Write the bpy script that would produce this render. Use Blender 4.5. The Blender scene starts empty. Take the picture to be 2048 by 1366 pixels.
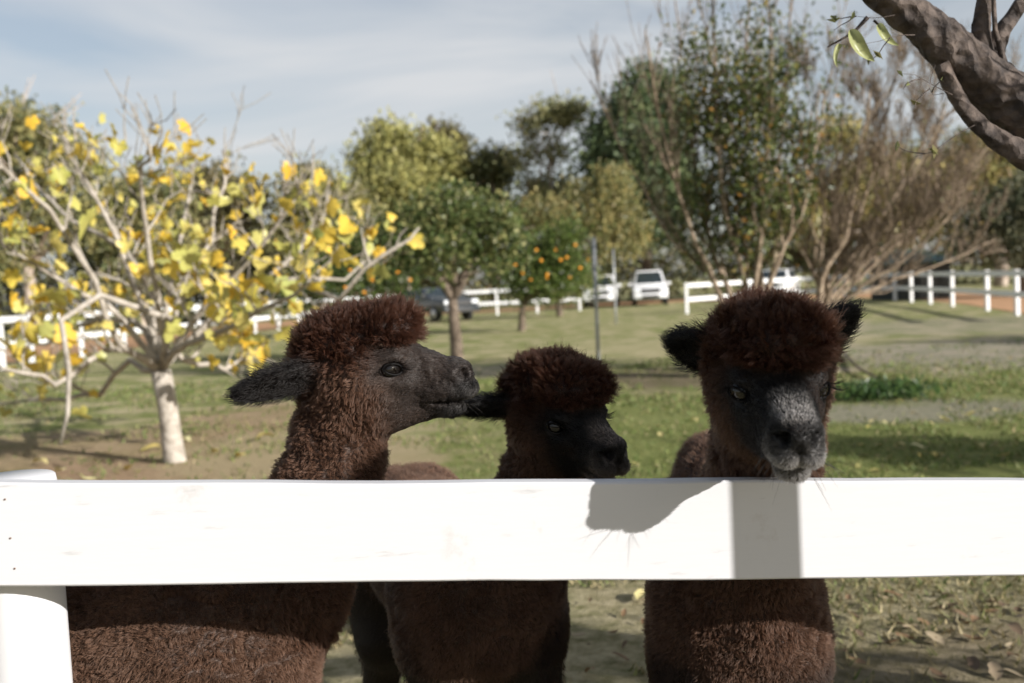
import bpy, math, random
import numpy as np
from mathutils import Vector, Matrix
random.seed(7); RNG = np.random.default_rng(7)
S = bpy.context.scene
COL = S.collection
R = math.radians

# ------------------------------------------------------------------ camera
CAMZ = 1.42
cd = bpy.data.cameras.new('camera'); cam = bpy.data.objects.new('camera', cd); COL.objects.link(cam)
cd.sensor_width = 36; cd.lens = 35; cd.clip_start = .05; cd.clip_end = 3000
CM = Matrix.Translation((0, 0, CAMZ)) @ Matrix.Rotation(R(90 - 3.2), 4, 'X') @ Matrix.Rotation(R(-2.8), 4, 'Z')
cam.matrix_world = CM
cd.dof.use_dof = True; cd.dof.focus_distance = 1.74; cd.dof.aperture_fstop = 3.6; cd.dof.aperture_blades = 0
S.camera = cam
# ------------------------------------------------------------------ sun and sky
SUN_AZ = R(55)      # how far the light travels to the left of straight ahead
SUN_EL = R(20.5)
LDIR = Vector((-math.sin(SUN_AZ) * math.cos(SUN_EL), math.cos(SUN_AZ) * math.cos(SUN_EL), -math.sin(SUN_EL)))
sl = bpy.data.lights.new('sun', 'SUN'); so = bpy.data.objects.new('sun', sl); COL.objects.link(so)
sl.energy = 5.0; sl.angle = R(.53); sl.color = (1, .96, .915)
so.rotation_euler = LDIR.to_track_quat('-Z', 'Y').to_euler(); so.location = (8, -8, 10)
W = bpy.data.worlds.new('World'); S.world = W; W.use_nodes = True
nt = W.node_tree; nt.nodes.clear()
def N(nt, t, **kw):
    n = nt.nodes.new(t)
    for k, v in kw.items():
        if hasattr(n, k) and k not in n.inputs: setattr(n, k, v)
        else: n.inputs[k].default_value = v
    return n
sky = N(nt, 'ShaderNodeTexSky'); sky.sky_type = 'NISHITA'; sky.sun_disc = False
sky.sun_elevation = SUN_EL; sky.sun_rotation = math.atan2(-LDIR.x, -LDIR.y); sky.dust_density = 1.6; sky.air_density = 1.0; sky.ozone_density = 1.0
tc = N(nt, 'ShaderNodeTexCoord')
mp = N(nt, 'ShaderNodeMapping'); mp.inputs['Scale'].default_value = (1.1, 1.6, 4.5); mp.inputs['Rotation'].default_value = (R(8), R(18), R(10))
nz = N(nt, 'ShaderNodeTexNoise'); nz.inputs['Scale'].default_value = 1.7; nz.inputs['Detail'].default_value = 6; nz.inputs['Roughness'].default_value = .52; nz.inputs['Distortion'].default_value = .5
cr = N(nt, 'ShaderNodeValToRGB'); cr.color_ramp.elements[0].position = .40; cr.color_ramp.elements[0].color = (.36, .36, .36, 1)
cr.color_ramp.elements[1].position = .64; cr.color_ramp.elements[1].color = (.92, .92, .92, 1)
mx = N(nt, 'ShaderNodeMix'); mx.data_type = 'RGBA'; mx.inputs[7].default_value = (6.4, 6.5, 6.65, 1)
bg = N(nt, 'ShaderNodeBackground'); bg.inputs['Strength'].default_value = .068
wo = N(nt, 'ShaderNodeOutputWorld')
L = nt.links.new
L(tc.outputs['Generated'], mp.inputs['Vector']); L(mp.outputs[0], nz.inputs['Vector']); L(nz.outputs[0], cr.inputs[0])
sx = N(nt, 'ShaderNodeSeparateXYZ'); L(tc.outputs['Generated'], sx.inputs[0])
hz = N(nt, 'ShaderNodeMapRange'); hz.interpolation_type = 'SMOOTHSTEP'; hz.inputs[1].default_value = .15; hz.inputs[2].default_value = .85; hz.inputs[3].default_value = 1; hz.inputs[4].default_value = .4; L(sx.outputs[2], hz.inputs[0])
hm = N(nt, 'ShaderNodeMath'); hm.operation = 'MULTIPLY'; L(cr.outputs[0], hm.inputs[0]); L(hz.outputs[0], hm.inputs[1]); L(hm.outputs[0], mx.inputs[0]); L(sky.outputs[0], mx.inputs[6]); L(mx.outputs[2], bg.inputs[0]); L(bg.outputs[0], wo.inputs[0])
S.view_settings.view_transform = 'Standard'; S.view_settings.look = 'None'; S.view_settings.gamma = 1
S.view_settings.exposure = .74; S.view_settings.use_curve_mapping = False
try: S.cycles_curves.shape = 'RIBBONS'
except Exception: pass

# ------------------------------------------------------------------ pixel helpers (2048 x 1366 photograph -> world)
FPX = 2048 * 35 / 36
CI = CM.to_3x3(); CO = Vector((0, 0, CAMZ))
def ray(px, py): return CI @ Vector(((px - 1024) / FPX, -(py - 683) / FPX, -1))
def P(px, py, Y):
    d = ray(px, py); return CO + d * (Y / d.y)
def G(px, py):
    d = ray(px, py); return CO + d * (-CAMZ / d.z)

# ------------------------------------------------------------------ mesh helpers
def tag(o, label=None, cat=None, group=None, kind=None):
    if label: o['label'] = label
    if cat: o['category'] = cat
    if group: o['group'] = group
    if kind: o['kind'] = kind
    return o
def empty(name, loc=(0, 0, 0), rz=0):
    o = bpy.data.objects.new(name, None); COL.objects.link(o); o.location = loc; o.rotation_euler = (0, 0, rz); o.empty_display_size = .1
    return o
def link(name, me, mat=None, parent=None):
    if mat is not None and not me.materials: me.materials.append(mat)
    o = bpy.data.objects.new(name, me); COL.objects.link(o)
    if parent is not None:
        o.parent = parent
    return o
def npmesh(name, V, F, smooth=True, col=None):
    V = np.asarray(V, np.float32); F = np.asarray(F, np.int32)
    me = bpy.data.meshes.new(name); k = F.shape[1]; n = len(F)
    me.vertices.add(len(V)); me.vertices.foreach_set('co', V.ravel())
    me.loops.add(n * k); me.loops.foreach_set('vertex_index', F.ravel())
    me.polygons.add(n); me.polygons.foreach_set('loop_start', np.arange(0, n * k, k, dtype=np.int32))
    try: me.polygons.foreach_set('loop_total', np.full(n, k, np.int32))
    except Exception: pass
    me.polygons.foreach_set('use_smooth', np.full(n, smooth))
    if col is not None:
        a = me.attributes.new('col', 'FLOAT_COLOR', 'POINT')
        c = np.ones((len(V), 4), np.float32); c[:, :3] = col; a.data.foreach_set('color', c.ravel())
    me.update(); me.validate(); return me
class MB:
    def __init__(s): s.V = []; s.F = []; s.R = []
    def box(s, c, h, rot=None, taper=1.0):
        b = len(s.V); c = Vector(c)
        for z in (-1, 1):
            for x, y in ((-1, -1), (1, -1), (1, 1), (-1, 1)):
                t = taper if z > 0 else 1
                v = Vector((x * h[0] * t, y * h[1] * t, z * h[2]))
                s.V.append(c + (rot @ v if rot else v))
        for f in ((3, 2, 1, 0), (4, 5, 6, 7), (0, 1, 5, 4), (1, 2, 6, 5), (2, 3, 7, 6), (3, 0, 4, 7)): s.F.append([b + i for i in f])
        return s
    def tube(s, pts, rad, n=8, cap=True):
        pts = [Vector(p) for p in pts]; b0 = len(s.V); m = len(pts)
        ref = None
        for i, p in enumerate(pts):
            t = (pts[min(i + 1, m - 1)] - pts[max(i - 1, 0)]).normalized()
            if ref is None:
                ref = t.orthogonal().normalized()
            ref = (ref - t * ref.dot(t)).normalized(); u = t.cross(ref)
            r = rad[i] if hasattr(rad, '__len__') else rad
            for k in range(n):
                a = 2 * math.pi * k / n
                s.V.append(p + (ref * math.cos(a) + u * math.sin(a)) * r); s.R.append(r)
        for i in range(m - 1):
            for k in range(n):
                k2 = (k + 1) % n
                s.F.append([b0 + i * n + k, b0 + i * n + k2, b0 + (i + 1) * n + k2, b0 + (i + 1) * n + k])
        if cap:
            s.F.append([b0 + k for k in range(n)][::-1]); s.F.append([b0 + (m - 1) * n + k for k in range(n)])
        return s
    def prism(s, poly, x0, x1, t0=1.0):
        # side outline (y,z) extruded along x
        b = len(s.V); n = len(poly)
        for x in (x0, x1):
            for y, z in poly: s.V.append(Vector((x, y, z)))
        s.F.append([b + i for i in range(n)]); s.F.append([b + n + i for i in range(n)][::-1])
        for i in range(n):
            j = (i + 1) % n; s.F.append([b + j, b + i, b + n + i, b + n + j])
        return s
    def mesh(s, name, smooth=False):
        me = bpy.data.meshes.new(name); me.from_pydata([tuple(v) for v in s.V], [], s.F)
        if smooth: me.polygons.foreach_set('use_smooth', [True] * len(me.polygons))
        me.update(); return me
    def build(s, name, mat, parent=None, smooth=False, bevel=0):
        o = link(name, s.mesh(name, smooth), mat, parent)
        if bevel:
            m = o.modifiers.new('b', 'BEVEL'); m.width = bevel; m.segments = 2; m.limit_method = 'ANGLE'
        return o
def hashn(i, j, k, seed):
    h = (i.astype(np.int64) * 374761393 + j.astype(np.int64) * 668265263 + k.astype(np.int64) * 2147483647 + seed * 1274126177) & 0xffffffff
    h = ((h ^ (h >> 13)) * 1274126177) & 0xffffffff
    h = h ^ (h >> 16)
    return (h & 0xffff).astype(np.float32) / 65535.
def vnoise(p, seed=0):
    p = np.asarray(p, np.float32); f = np.floor(p); t = p - f; i = f.astype(np.int64); t = t * t * (3 - 2 * t); r = 0
    for dx in (0, 1):
        for dy in (0, 1):
            for dz in (0, 1):
                w = (t[:, 0] if dx else 1 - t[:, 0]) * (t[:, 1] if dy else 1 - t[:, 1]) * (t[:, 2] if dz else 1 - t[:, 2])
                r = r + w * hashn(i[:, 0] + dx, i[:, 1] + dy, i[:, 2] + dz, seed)
    return r * 2 - 1

# ------------------------------------------------------------------ materials
def mat(name):
    m = bpy.data.materials.new(name); m.use_nodes = True
    return m, m.node_tree, m.node_tree.nodes['Principled BSDF']
def plain(name, col, rough=.5, metal=0, noise=0, nscale=8, spec=.5, coat=0, bump=0):
    m, nt, b = mat(name); b.inputs['Base Color'].default_value = (*col, 1); b.inputs['Roughness'].default_value = rough
    b.inputs['Metallic'].default_value = metal; b.inputs['Specular IOR Level'].default_value = spec; b.inputs['Coat Weight'].default_value = coat
    if noise or bump:
        t = N(nt, 'ShaderNodeTexCoord'); n = N(nt, 'ShaderNodeTexNoise'); n.inputs['Scale'].default_value = nscale; n.inputs['Detail'].default_value = 6
        nt.links.new(t.outputs['Object'], n.inputs['Vector'])
        if noise:
            h = N(nt, 'ShaderNodeMix'); h.data_type = 'RGBA'
            h.inputs[6].default_value = (*[c * (1 - noise) for c in col], 1); h.inputs[7].default_value = (*[min(1, c * (1 + noise)) for c in col], 1)
            nt.links.new(n.outputs[0], h.inputs[0]); nt.links.new(h.outputs[2], b.inputs['Base Color'])
        if bump:
            bp = N(nt, 'ShaderNodeBump'); bp.inputs['Strength'].default_value = bump; bp.inputs['Distance'].default_value = .02
            nt.links.new(n.outputs[0], bp.inputs['Height']); nt.links.new(bp.outputs[0], b.inputs['Normal'])
    return m
def leafmat(name, trans=.35, rough=.5, objrand=None):
    m, nt, b = mat(name); out = nt.nodes['Material Output']
    if objrand:
        oi = N(nt, 'ShaderNodeObjectInfo'); cr = N(nt, 'ShaderNodeValToRGB'); e = cr.color_ramp.elements
        while len(e) < len(objrand): e.new(.5)
        for i, c in enumerate(objrand): e[i].position = i / (len(objrand) - 1); e[i].color = (*c, 1)
        nt.links.new(oi.outputs['Random'], cr.inputs[0]); csock = cr.outputs[0]
        t = N(nt, 'ShaderNodeTexCoord'); n = N(nt, 'ShaderNodeTexNoise'); n.inputs['Scale'].default_value = 2.2; n.inputs['Detail'].default_value = 4
        nt.links.new(t.outputs['Object'], n.inputs['Vector'])
        h = N(nt, 'ShaderNodeHueSaturation'); mr = N(nt, 'ShaderNodeMapRange'); mr.inputs[3].default_value = .485; mr.inputs[4].default_value = .53
        nt.links.new(n.outputs[0], mr.inputs[0]); nt.links.new(mr.outputs[0], h.inputs['Hue']); nt.links.new(csock, h.inputs['Color']); csock = h.outputs[0]
    else:
        a = N(nt, 'ShaderNodeAttribute'); a.attribute_name = 'col'; csock = a.outputs['Color']
    b.inputs['Roughness'].default_value = rough; b.inputs['Specular IOR Level'].default_value = .35
    tr = N(nt, 'ShaderNodeBsdfTranslucent'); ms = N(nt, 'ShaderNodeMixShader'); ms.inputs[0].default_value = trans
    nt.links.new(csock, b.inputs['Base Color']); nt.links.new(csock, tr.inputs['Color'])
    nt.links.new(b.outputs[0], ms.inputs[1]); nt.links.new(tr.outputs[0], ms.inputs[2]); nt.links.new(ms.outputs[0], out.inputs['Surface'])
    return m
def barkmat(name, c1, c2, scale=9, bump=.6):
    m, nt, b = mat(name); t = N(nt, 'ShaderNodeTexCoord'); n = N(nt, 'ShaderNodeTexNoise'); n.inputs['Scale'].default_value = scale; n.inputs['Detail'].default_value = 8; n.inputs['Roughness'].default_value = .65
    cr = N(nt, 'ShaderNodeValToRGB'); cr.color_ramp.elements[0].position = .38; cr.color_ramp.elements[0].color = (*c1, 1); cr.color_ramp.elements[1].position = .64; cr.color_ramp.elements[1].color = (*c2, 1)
    bp = N(nt, 'ShaderNodeBump'); bp.inputs['Strength'].default_value = bump; bp.inputs['Distance'].default_value = .015
    v = N(nt, 'ShaderNodeTexVoronoi'); v.inputs['Scale'].default_value = scale * 2.2
    nt.links.new(t.outputs['Object'], n.inputs['Vector']); nt.links.new(t.outputs['Object'], v.inputs['Vector']); nt.links.new(n.outputs[0], cr.inputs[0]); nt.links.new(cr.outputs[0], b.inputs['Base Color'])
    ad = N(nt, 'ShaderNodeMath'); ad.operation = 'ADD'; nt.links.new(n.outputs[0], ad.inputs[0]); nt.links.new(v.outputs['Distance'], ad.inputs[1])
    nt.links.new(ad.outputs[0], bp.inputs['Height']); nt.links.new(bp.outputs[0], b.inputs['Normal']); b.inputs['Roughness'].default_value = .85
    return m
M_LEAF = leafmat('foliage', .35, .38); M_GUM = leafmat('gum_foliage', .25, .45); M_GRASS = leafmat('grass_blades', .3, .6)
M_BARK_GREY = barkmat('pale_grey_bark', (.25, .22, .18), (.43, .385, .33), 14, .35)
M_BARK_BROWN = barkmat('brown_bark', (.07, .05, .035), (.20, .155, .11), 12)
M_BARK_TAN = barkmat('tan_bark', (.16, .115, .075), (.36, .28, .20), 10)
M_BARK_OLD = barkmat('old_bark', (.026, .019, .016), (.12, .09, .072), 16, 1.0)
M_BARK_GUM = barkmat('gum_bark', (.22, .16, .12), (.48, .40, .33), 1.5)

def paint(name, base, grain=(1, 1, 1)):
    m, nt, b = mat(name); t = N(nt, 'ShaderNodeTexCoord'); mp = N(nt, 'ShaderNodeMapping'); mp.inputs['Scale'].default_value = grain
    n = N(nt, 'ShaderNodeTexNoise'); n.inputs['Scale'].default_value = 9; n.inputs['Detail'].default_value = 9; n.inputs['Roughness'].default_value = .6
    n2 = N(nt, 'ShaderNodeTexNoise'); n2.inputs['Scale'].default_value = 3.1; n2.inputs['Detail'].default_value = 8; n2.inputs['Roughness'].default_value = .7
    nt.links.new(t.outputs['Object'], mp.inputs[0]); nt.links.new(mp.outputs[0], n.inputs['Vector']); nt.links.new(t.outputs['Object'], n2.inputs['Vector'])
    cr = N(nt, 'ShaderNodeValToRGB'); e = cr.color_ramp.elements
    e[0].position = .24; e[0].color = (*[c * .72 for c in base], 1); e[1].position = .36; e[1].color = (*base, 1)
    cr2 = N(nt, 'ShaderNodeValToRGB'); e = cr2.color_ramp.elements
    e[0].position = .27; e[0].color = (.70, .64, .58, 1); e[1].position = .40; e[1].color = (1, 1, 1, 1)
    mm = N(nt, 'ShaderNodeMix'); mm.data_type = 'RGBA'; mm.blend_type = 'MULTIPLY'; mm.inputs[0].default_value = 1
    nt.links.new(n.outputs[0], cr.inputs[0]); nt.links.new(n2.outputs[0], cr2.inputs[0]); nt.links.new(cr.outputs[0], mm.inputs[6]); nt.links.new(cr2.outputs[0], mm.inputs[7])
    nt.links.new(mm.outputs[2], b.inputs['Base Color']); b.inputs['Roughness'].default_value = .42; b.inputs['Specular IOR Level'].default_value = .3
    bp = N(nt, 'ShaderNodeBump'); bp.inputs['Strength'].default_value = .12; bp.inputs['Distance'].default_value = .004
    nt.links.new(n.outputs[0], bp.inputs['Height']); nt.links.new(bp.outputs[0], b.inputs['Normal'])
    return m
M_RAIL = paint('white_painted_board', (.53, .53, .541), (1, 8, 8)); M_POST = paint('white_painted_post', (.55, .55, .56), (9, 9, .6))
M_FARFENCE = plain('far_fence_paint', (.74, .74, .74), .5, noise=.06)

# ------------------------------------------------------------------ ground
gx = np.concatenate([-np.geomspace(900, 20, 22), np.linspace(-19, 19, 96), np.geomspace(20, 900, 22)])
gy = np.concatenate([-np.geomspace(300, 6, 14), np.linspace(-5, 30, 110), np.geomspace(31, 1500, 30)])
XX, YY = np.meshgrid(gx, gy, indexing='ij'); gp = np.stack([XX.ravel(), YY.ravel(), 0 * XX.ravel()], 1)
near = np.exp(-(gp[:, 1] / 40) ** 2)
gp[:, 2] = (vnoise(gp * .5, 3) * .02 + vnoise(gp * 1.7, 4) * .012) * near - .012
nx, ny = len(gx), len(gy); ii, jj = np.meshgrid(np.arange(nx - 1), np.arange(ny - 1), indexing='ij'); ii = ii.ravel(); jj = jj.ravel()
gf = np.stack([ii * ny + jj, (ii + 1) * ny + jj, (ii + 1) * ny + jj + 1, ii * ny + jj + 1], 1)
def groundmat():
    m, nt, b = mat('paddock_ground'); lk = nt.links.new
    t = N(nt, 'ShaderNodeTexCoord')
    def noise(sc, det=5, ro=.6, scl=None):
        n = N(nt, 'ShaderNodeTexNoise'); n.inputs['Scale'].default_value = sc; n.inputs['Detail'].default_value = det; n.inputs['Roughness'].default_value = ro
        lk(t.outputs['Object'], n.inputs['Vector']); return n.outputs[0]
    def ramp(s, a, c): 
        r = N(nt, 'ShaderNodeMapRange'); r.interpolation_type = 'SMOOTHSTEP'; r.inputs[1].default_value = a; r.inputs[2].default_value = c; lk(s, r.inputs[0]); return r.outputs[0]
    def mix(f, a, c):
        x = N(nt, 'ShaderNodeMix'); x.data_type = 'RGBA'
        if hasattr(f, 'links'): lk(f, x.inputs[0])
        else: x.inputs[0].default_value = f
        for s, i in ((a, 6), (c, 7)):
            if hasattr(s, 'links'): lk(s, x.inputs[i])
            else: x.inputs[i].default_value = (*s, 1)
        return x.outputs[2]
    fine = noise(14, 8, .7); vfine = noise(60, 6, .7); mid = noise(1.3, 6, .65); big = noise(.23, 4, .55)
    green = mix(ramp(fine, .3, .7), (.115, .150, .040), (.245, .255, .090))
    dry = mix(ramp(vfine, .3, .7), (.29, .25, .135), (.50, .435, .27))
    grass = mix(ramp(mid, .40, .62), green, dry)
    far = N(nt, 'ShaderNodeSeparateXYZ'); lk(t.outputs['Object'], far.inputs[0])
    # dry fodder-coloured turf on the fence side, greener further out
    nr = N(nt, 'ShaderNodeMapRange'); nr.inputs[1].default_value = 4.2; nr.inputs[2].default_value = 6.5; nr.inputs[3].default_value = .8; nr.inputs[4].default_value = .0; lk(far.outputs[1], nr.inputs[0])
    grass = mix(nr.outputs[0], grass, mix(ramp(fine, .34, .66), (.20, .18, .09), (.48, .41, .27)))
    soil = mix(ramp(fine, .25, .75), (.25, .165, .10), (.44, .315, .205))
    grey = mix(ramp(fine, .25, .75), (.21, .18, .16), (.36, .32, .29))
    brown = mix(ramp(fine, .25, .75), (.06, .04, .03), (.14, .10, .075))
    def patch(cx, cy, rx, ry, edge=.5):
        s = N(nt, 'ShaderNodeVectorMath'); s.operation = 'SUBTRACT'; lk(t.outputs['Object'], s.inputs[0]); s.inputs[1].default_value = (cx, cy, 0)
        d = N(nt, 'ShaderNodeVectorMath'); d.operation = 'DIVIDE'; lk(s.outputs[0], d.inputs[0]); d.inputs[1].default_value = (rx, ry, 1e6)
        l = N(nt, 'ShaderNodeVectorMath'); l.operation = 'LENGTH'; lk(d.outputs[0], l.inputs[0])
        a = N(nt, 'ShaderNodeMath'); a.operation = 'MULTIPLY_ADD'; lk(mid, a.inputs[0]); a.inputs[1].default_value = -2.2; lk(l.outputs['Value'], a.inputs[2])
        r = N(nt, 'ShaderNodeMapRange'); r.interpolation_type = 'SMOOTHSTEP'; r.inputs[1].default_value = .25; r.inputs[2].default_value = -.55; lk(a.outputs[0], r.inputs[0])
        return r.outputs[0]
    c = grass
    for px, py, rx, ry, colr, k in PATCHES:
        g = G(px, py); p = patch(g.x, g.y, rx, ry)
        q = N(nt, 'ShaderNodeMath'); q.operation = 'MULTIPLY'; lk(p, q.inputs[0]); q.inputs[1].default_value = k
        c = mix(q.outputs[0], c, {'soil': soil, 'grey': grey, 'brown': brown, 'dry': dry, 'green': green}[colr])
    lk(c, b.inputs['Base Color']); b.inputs['Roughness'].default_value = .95; b.inputs['Specular IOR Level'].default_value = .1
    bp = N(nt, 'ShaderNodeBump'); bp.inputs['Strength'].default_value = .9; bp.inputs['Distance'].default_value = .03
    ad = N(nt, 'ShaderNodeMath'); ad.operation = 'ADD'; lk(fine, ad.inputs[0]); lk(vfine, ad.inputs[1]); lk(ad.outputs[0], bp.inputs['Height']); lk(bp.outputs[0], b.inputs['Normal'])
    return m
PATCHES = [(1850, 900, 3.5, 2.2, 'green', .95), (1300, 850, 2.2, 2.0, 'green', .7), (1900, 790, 4, 2.0, 'green', .8),
           (450, 930, 1.9, 1.2, 'soil', .9), (300, 960, 1.6, .9, 'soil', .9), (560, 830, 1.4, 1.6, 'soil', .75), (60, 970, 1.2, 1.0, 'soil', .8),
           (1780, 822, 1.5, .8, 'grey', .6), (1950, 648, 6.0, 3.5, 'grey', .38), (960, 738, 1.2, 1.4, 'grey', .45), (200, 900, 2.6, 1.6, 'soil', .7), (620, 900, 1.4, 1.6, 'dry', .6), (1400, 690, 4, 3, 'dry', .5),
           (1320, 755, 1.2, 1.6, 'brown', .7), (2040, 700, 4, 3, 'grey', .6), (1950, 1330, .9, .5, 'brown', .45)]
ground = link('ground', npmesh('ground', gp, gf), groundmat()); tag(ground, kind='structure')
# orange gravel drive beyond the far fence
def strip(name, centre, width, z, m, seed=0):
    V = []; F = []; n = len(centre)
    for i in range(n):
        a = Vector(centre[max(i - 1, 0)]); b = Vector(centre[min(i + 1, n - 1)]); t = (b - a).normalized(); s = Vector((t.y, -t.x))
        for k in range(5):
            q = Vector(centre[i]) + s * width * (k / 4 - .5) * (1 + .12 * math.sin(i * 1.7 + seed)); V.append((q.x, q.y, z))
    for i in range(n - 1):
        for k in range(4): F.append((i * 5 + k, i * 5 + k + 1, i * 5 + 6 + k, i * 5 + 5 + k))
    o = link(name, npmesh(name, V, F), m); return tag(o, kind='structure')
M_DRIVE = plain('orange_gravel', (.42, .25, .14), .95, noise=.3, nscale=1.4, spec=.1, bump=.5)

# ------------------------------------------------------------------ near rail fence
nf = empty('rail_fence', (-.68, 1.5, 0)); tag(nf, 'white painted post and rail fence with wide boards in front of the alpacas', 'fence')
A = P(0, 968, 1.405); B = P(2048, 962, 1.50)
dv = (B - A); U = dv.normalized(); TH = Vector((-U.y, U.x, 0)).normalized()     # TH points into the paddock
UPR = TH.cross(U).normalized() * -1
if UPR.z < 0: UPR = -UPR
def board(s0, s1, drop, hgt, thick, name, seed):
    n = 60; V = []; F = []; r = random.Random(seed)
    prof = [(0, .0025), (.0025, 0), (thick - .0025, 0), (thick, .0025), (thick, hgt - .003), (thick - .003, hgt), (.003, hgt), (0, hgt - .003)]
    for i in range(n + 1):
        s = s0 + (s1 - s0) * i / n
        wob = .0012 * math.sin(s * 5.1 + seed) + .0007 * math.sin(s * 17 + seed) + r.uniform(-.0004, .0004)
        wob2 = .0010 * math.sin(s * 6.3 + seed * 2) + r.uniform(-.0005, .0005)
        for (a, b) in prof:
            q = A + U * s + TH * a + UPR * (-drop - hgt + b + (wob if b > hgt / 2 else wob2)); V.append(q - nf.location)
    k = len(prof)
    for i in range(n):
        for j in range(k): F.append((i * k + j, (i + 1) * k + j, (i + 1) * k + (j + 1) % k, i * k + (j + 1) % k))
    o = link(name, npmesh(name, V, F, False), M_RAIL, nf); o.data.materials[0] = M_RAIL
    mb_ends = None
    return o
RH = .1475
jn = [-2.31, .10 - .02, 2.45, 4.8]
o_r = None
board(-2.40, 2.36, 0, RH, .030, 'rail', 2); board(2.3645, 4.7, 0, RH, .030, 'rail', 3)
for i, (a, b) in enumerate(((-2.40, 2.36), (2.3645, 4.7))): board(a, b, .46, RH, .030, 'rail', 5 + i)
def post(s):
    base = A + U * s + TH * (.031 + .062); z1 = base.z - .006 + (.0 if s > -1 else 0)
    mb = MB(); r = .062; zs = [-.25, .0, .3, .6, .9, z1 - .030, z1 - .012, z1 - .003, z1]
    rr = [r * 1.03, r * 1.02, r, r * .995, r * .99, r * .985, r * .98, r * .955, r * .90]
    mb.tube([(base.x - nf.location.x, base.y - nf.location.y, z) for z in zs], rr, 28)
    return mb.build('post', M_POST, nf, True)
for s in (-2.35, -.022, 2.36, 4.7): post(s)
M_NAIL = plain('rusty_nail', (.16, .10, .07), .6, .4)
for s in (-2.33, .004, 2.34):
    for dz in (.022, .078, .122):
        q = A + U * (s + dz * .12) - UPR * dz - nf.location; MB().tube([q + TH * .004, q - TH * .0012], [.0017, .0014], 10).build('nail', M_NAIL, nf, True)

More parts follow.
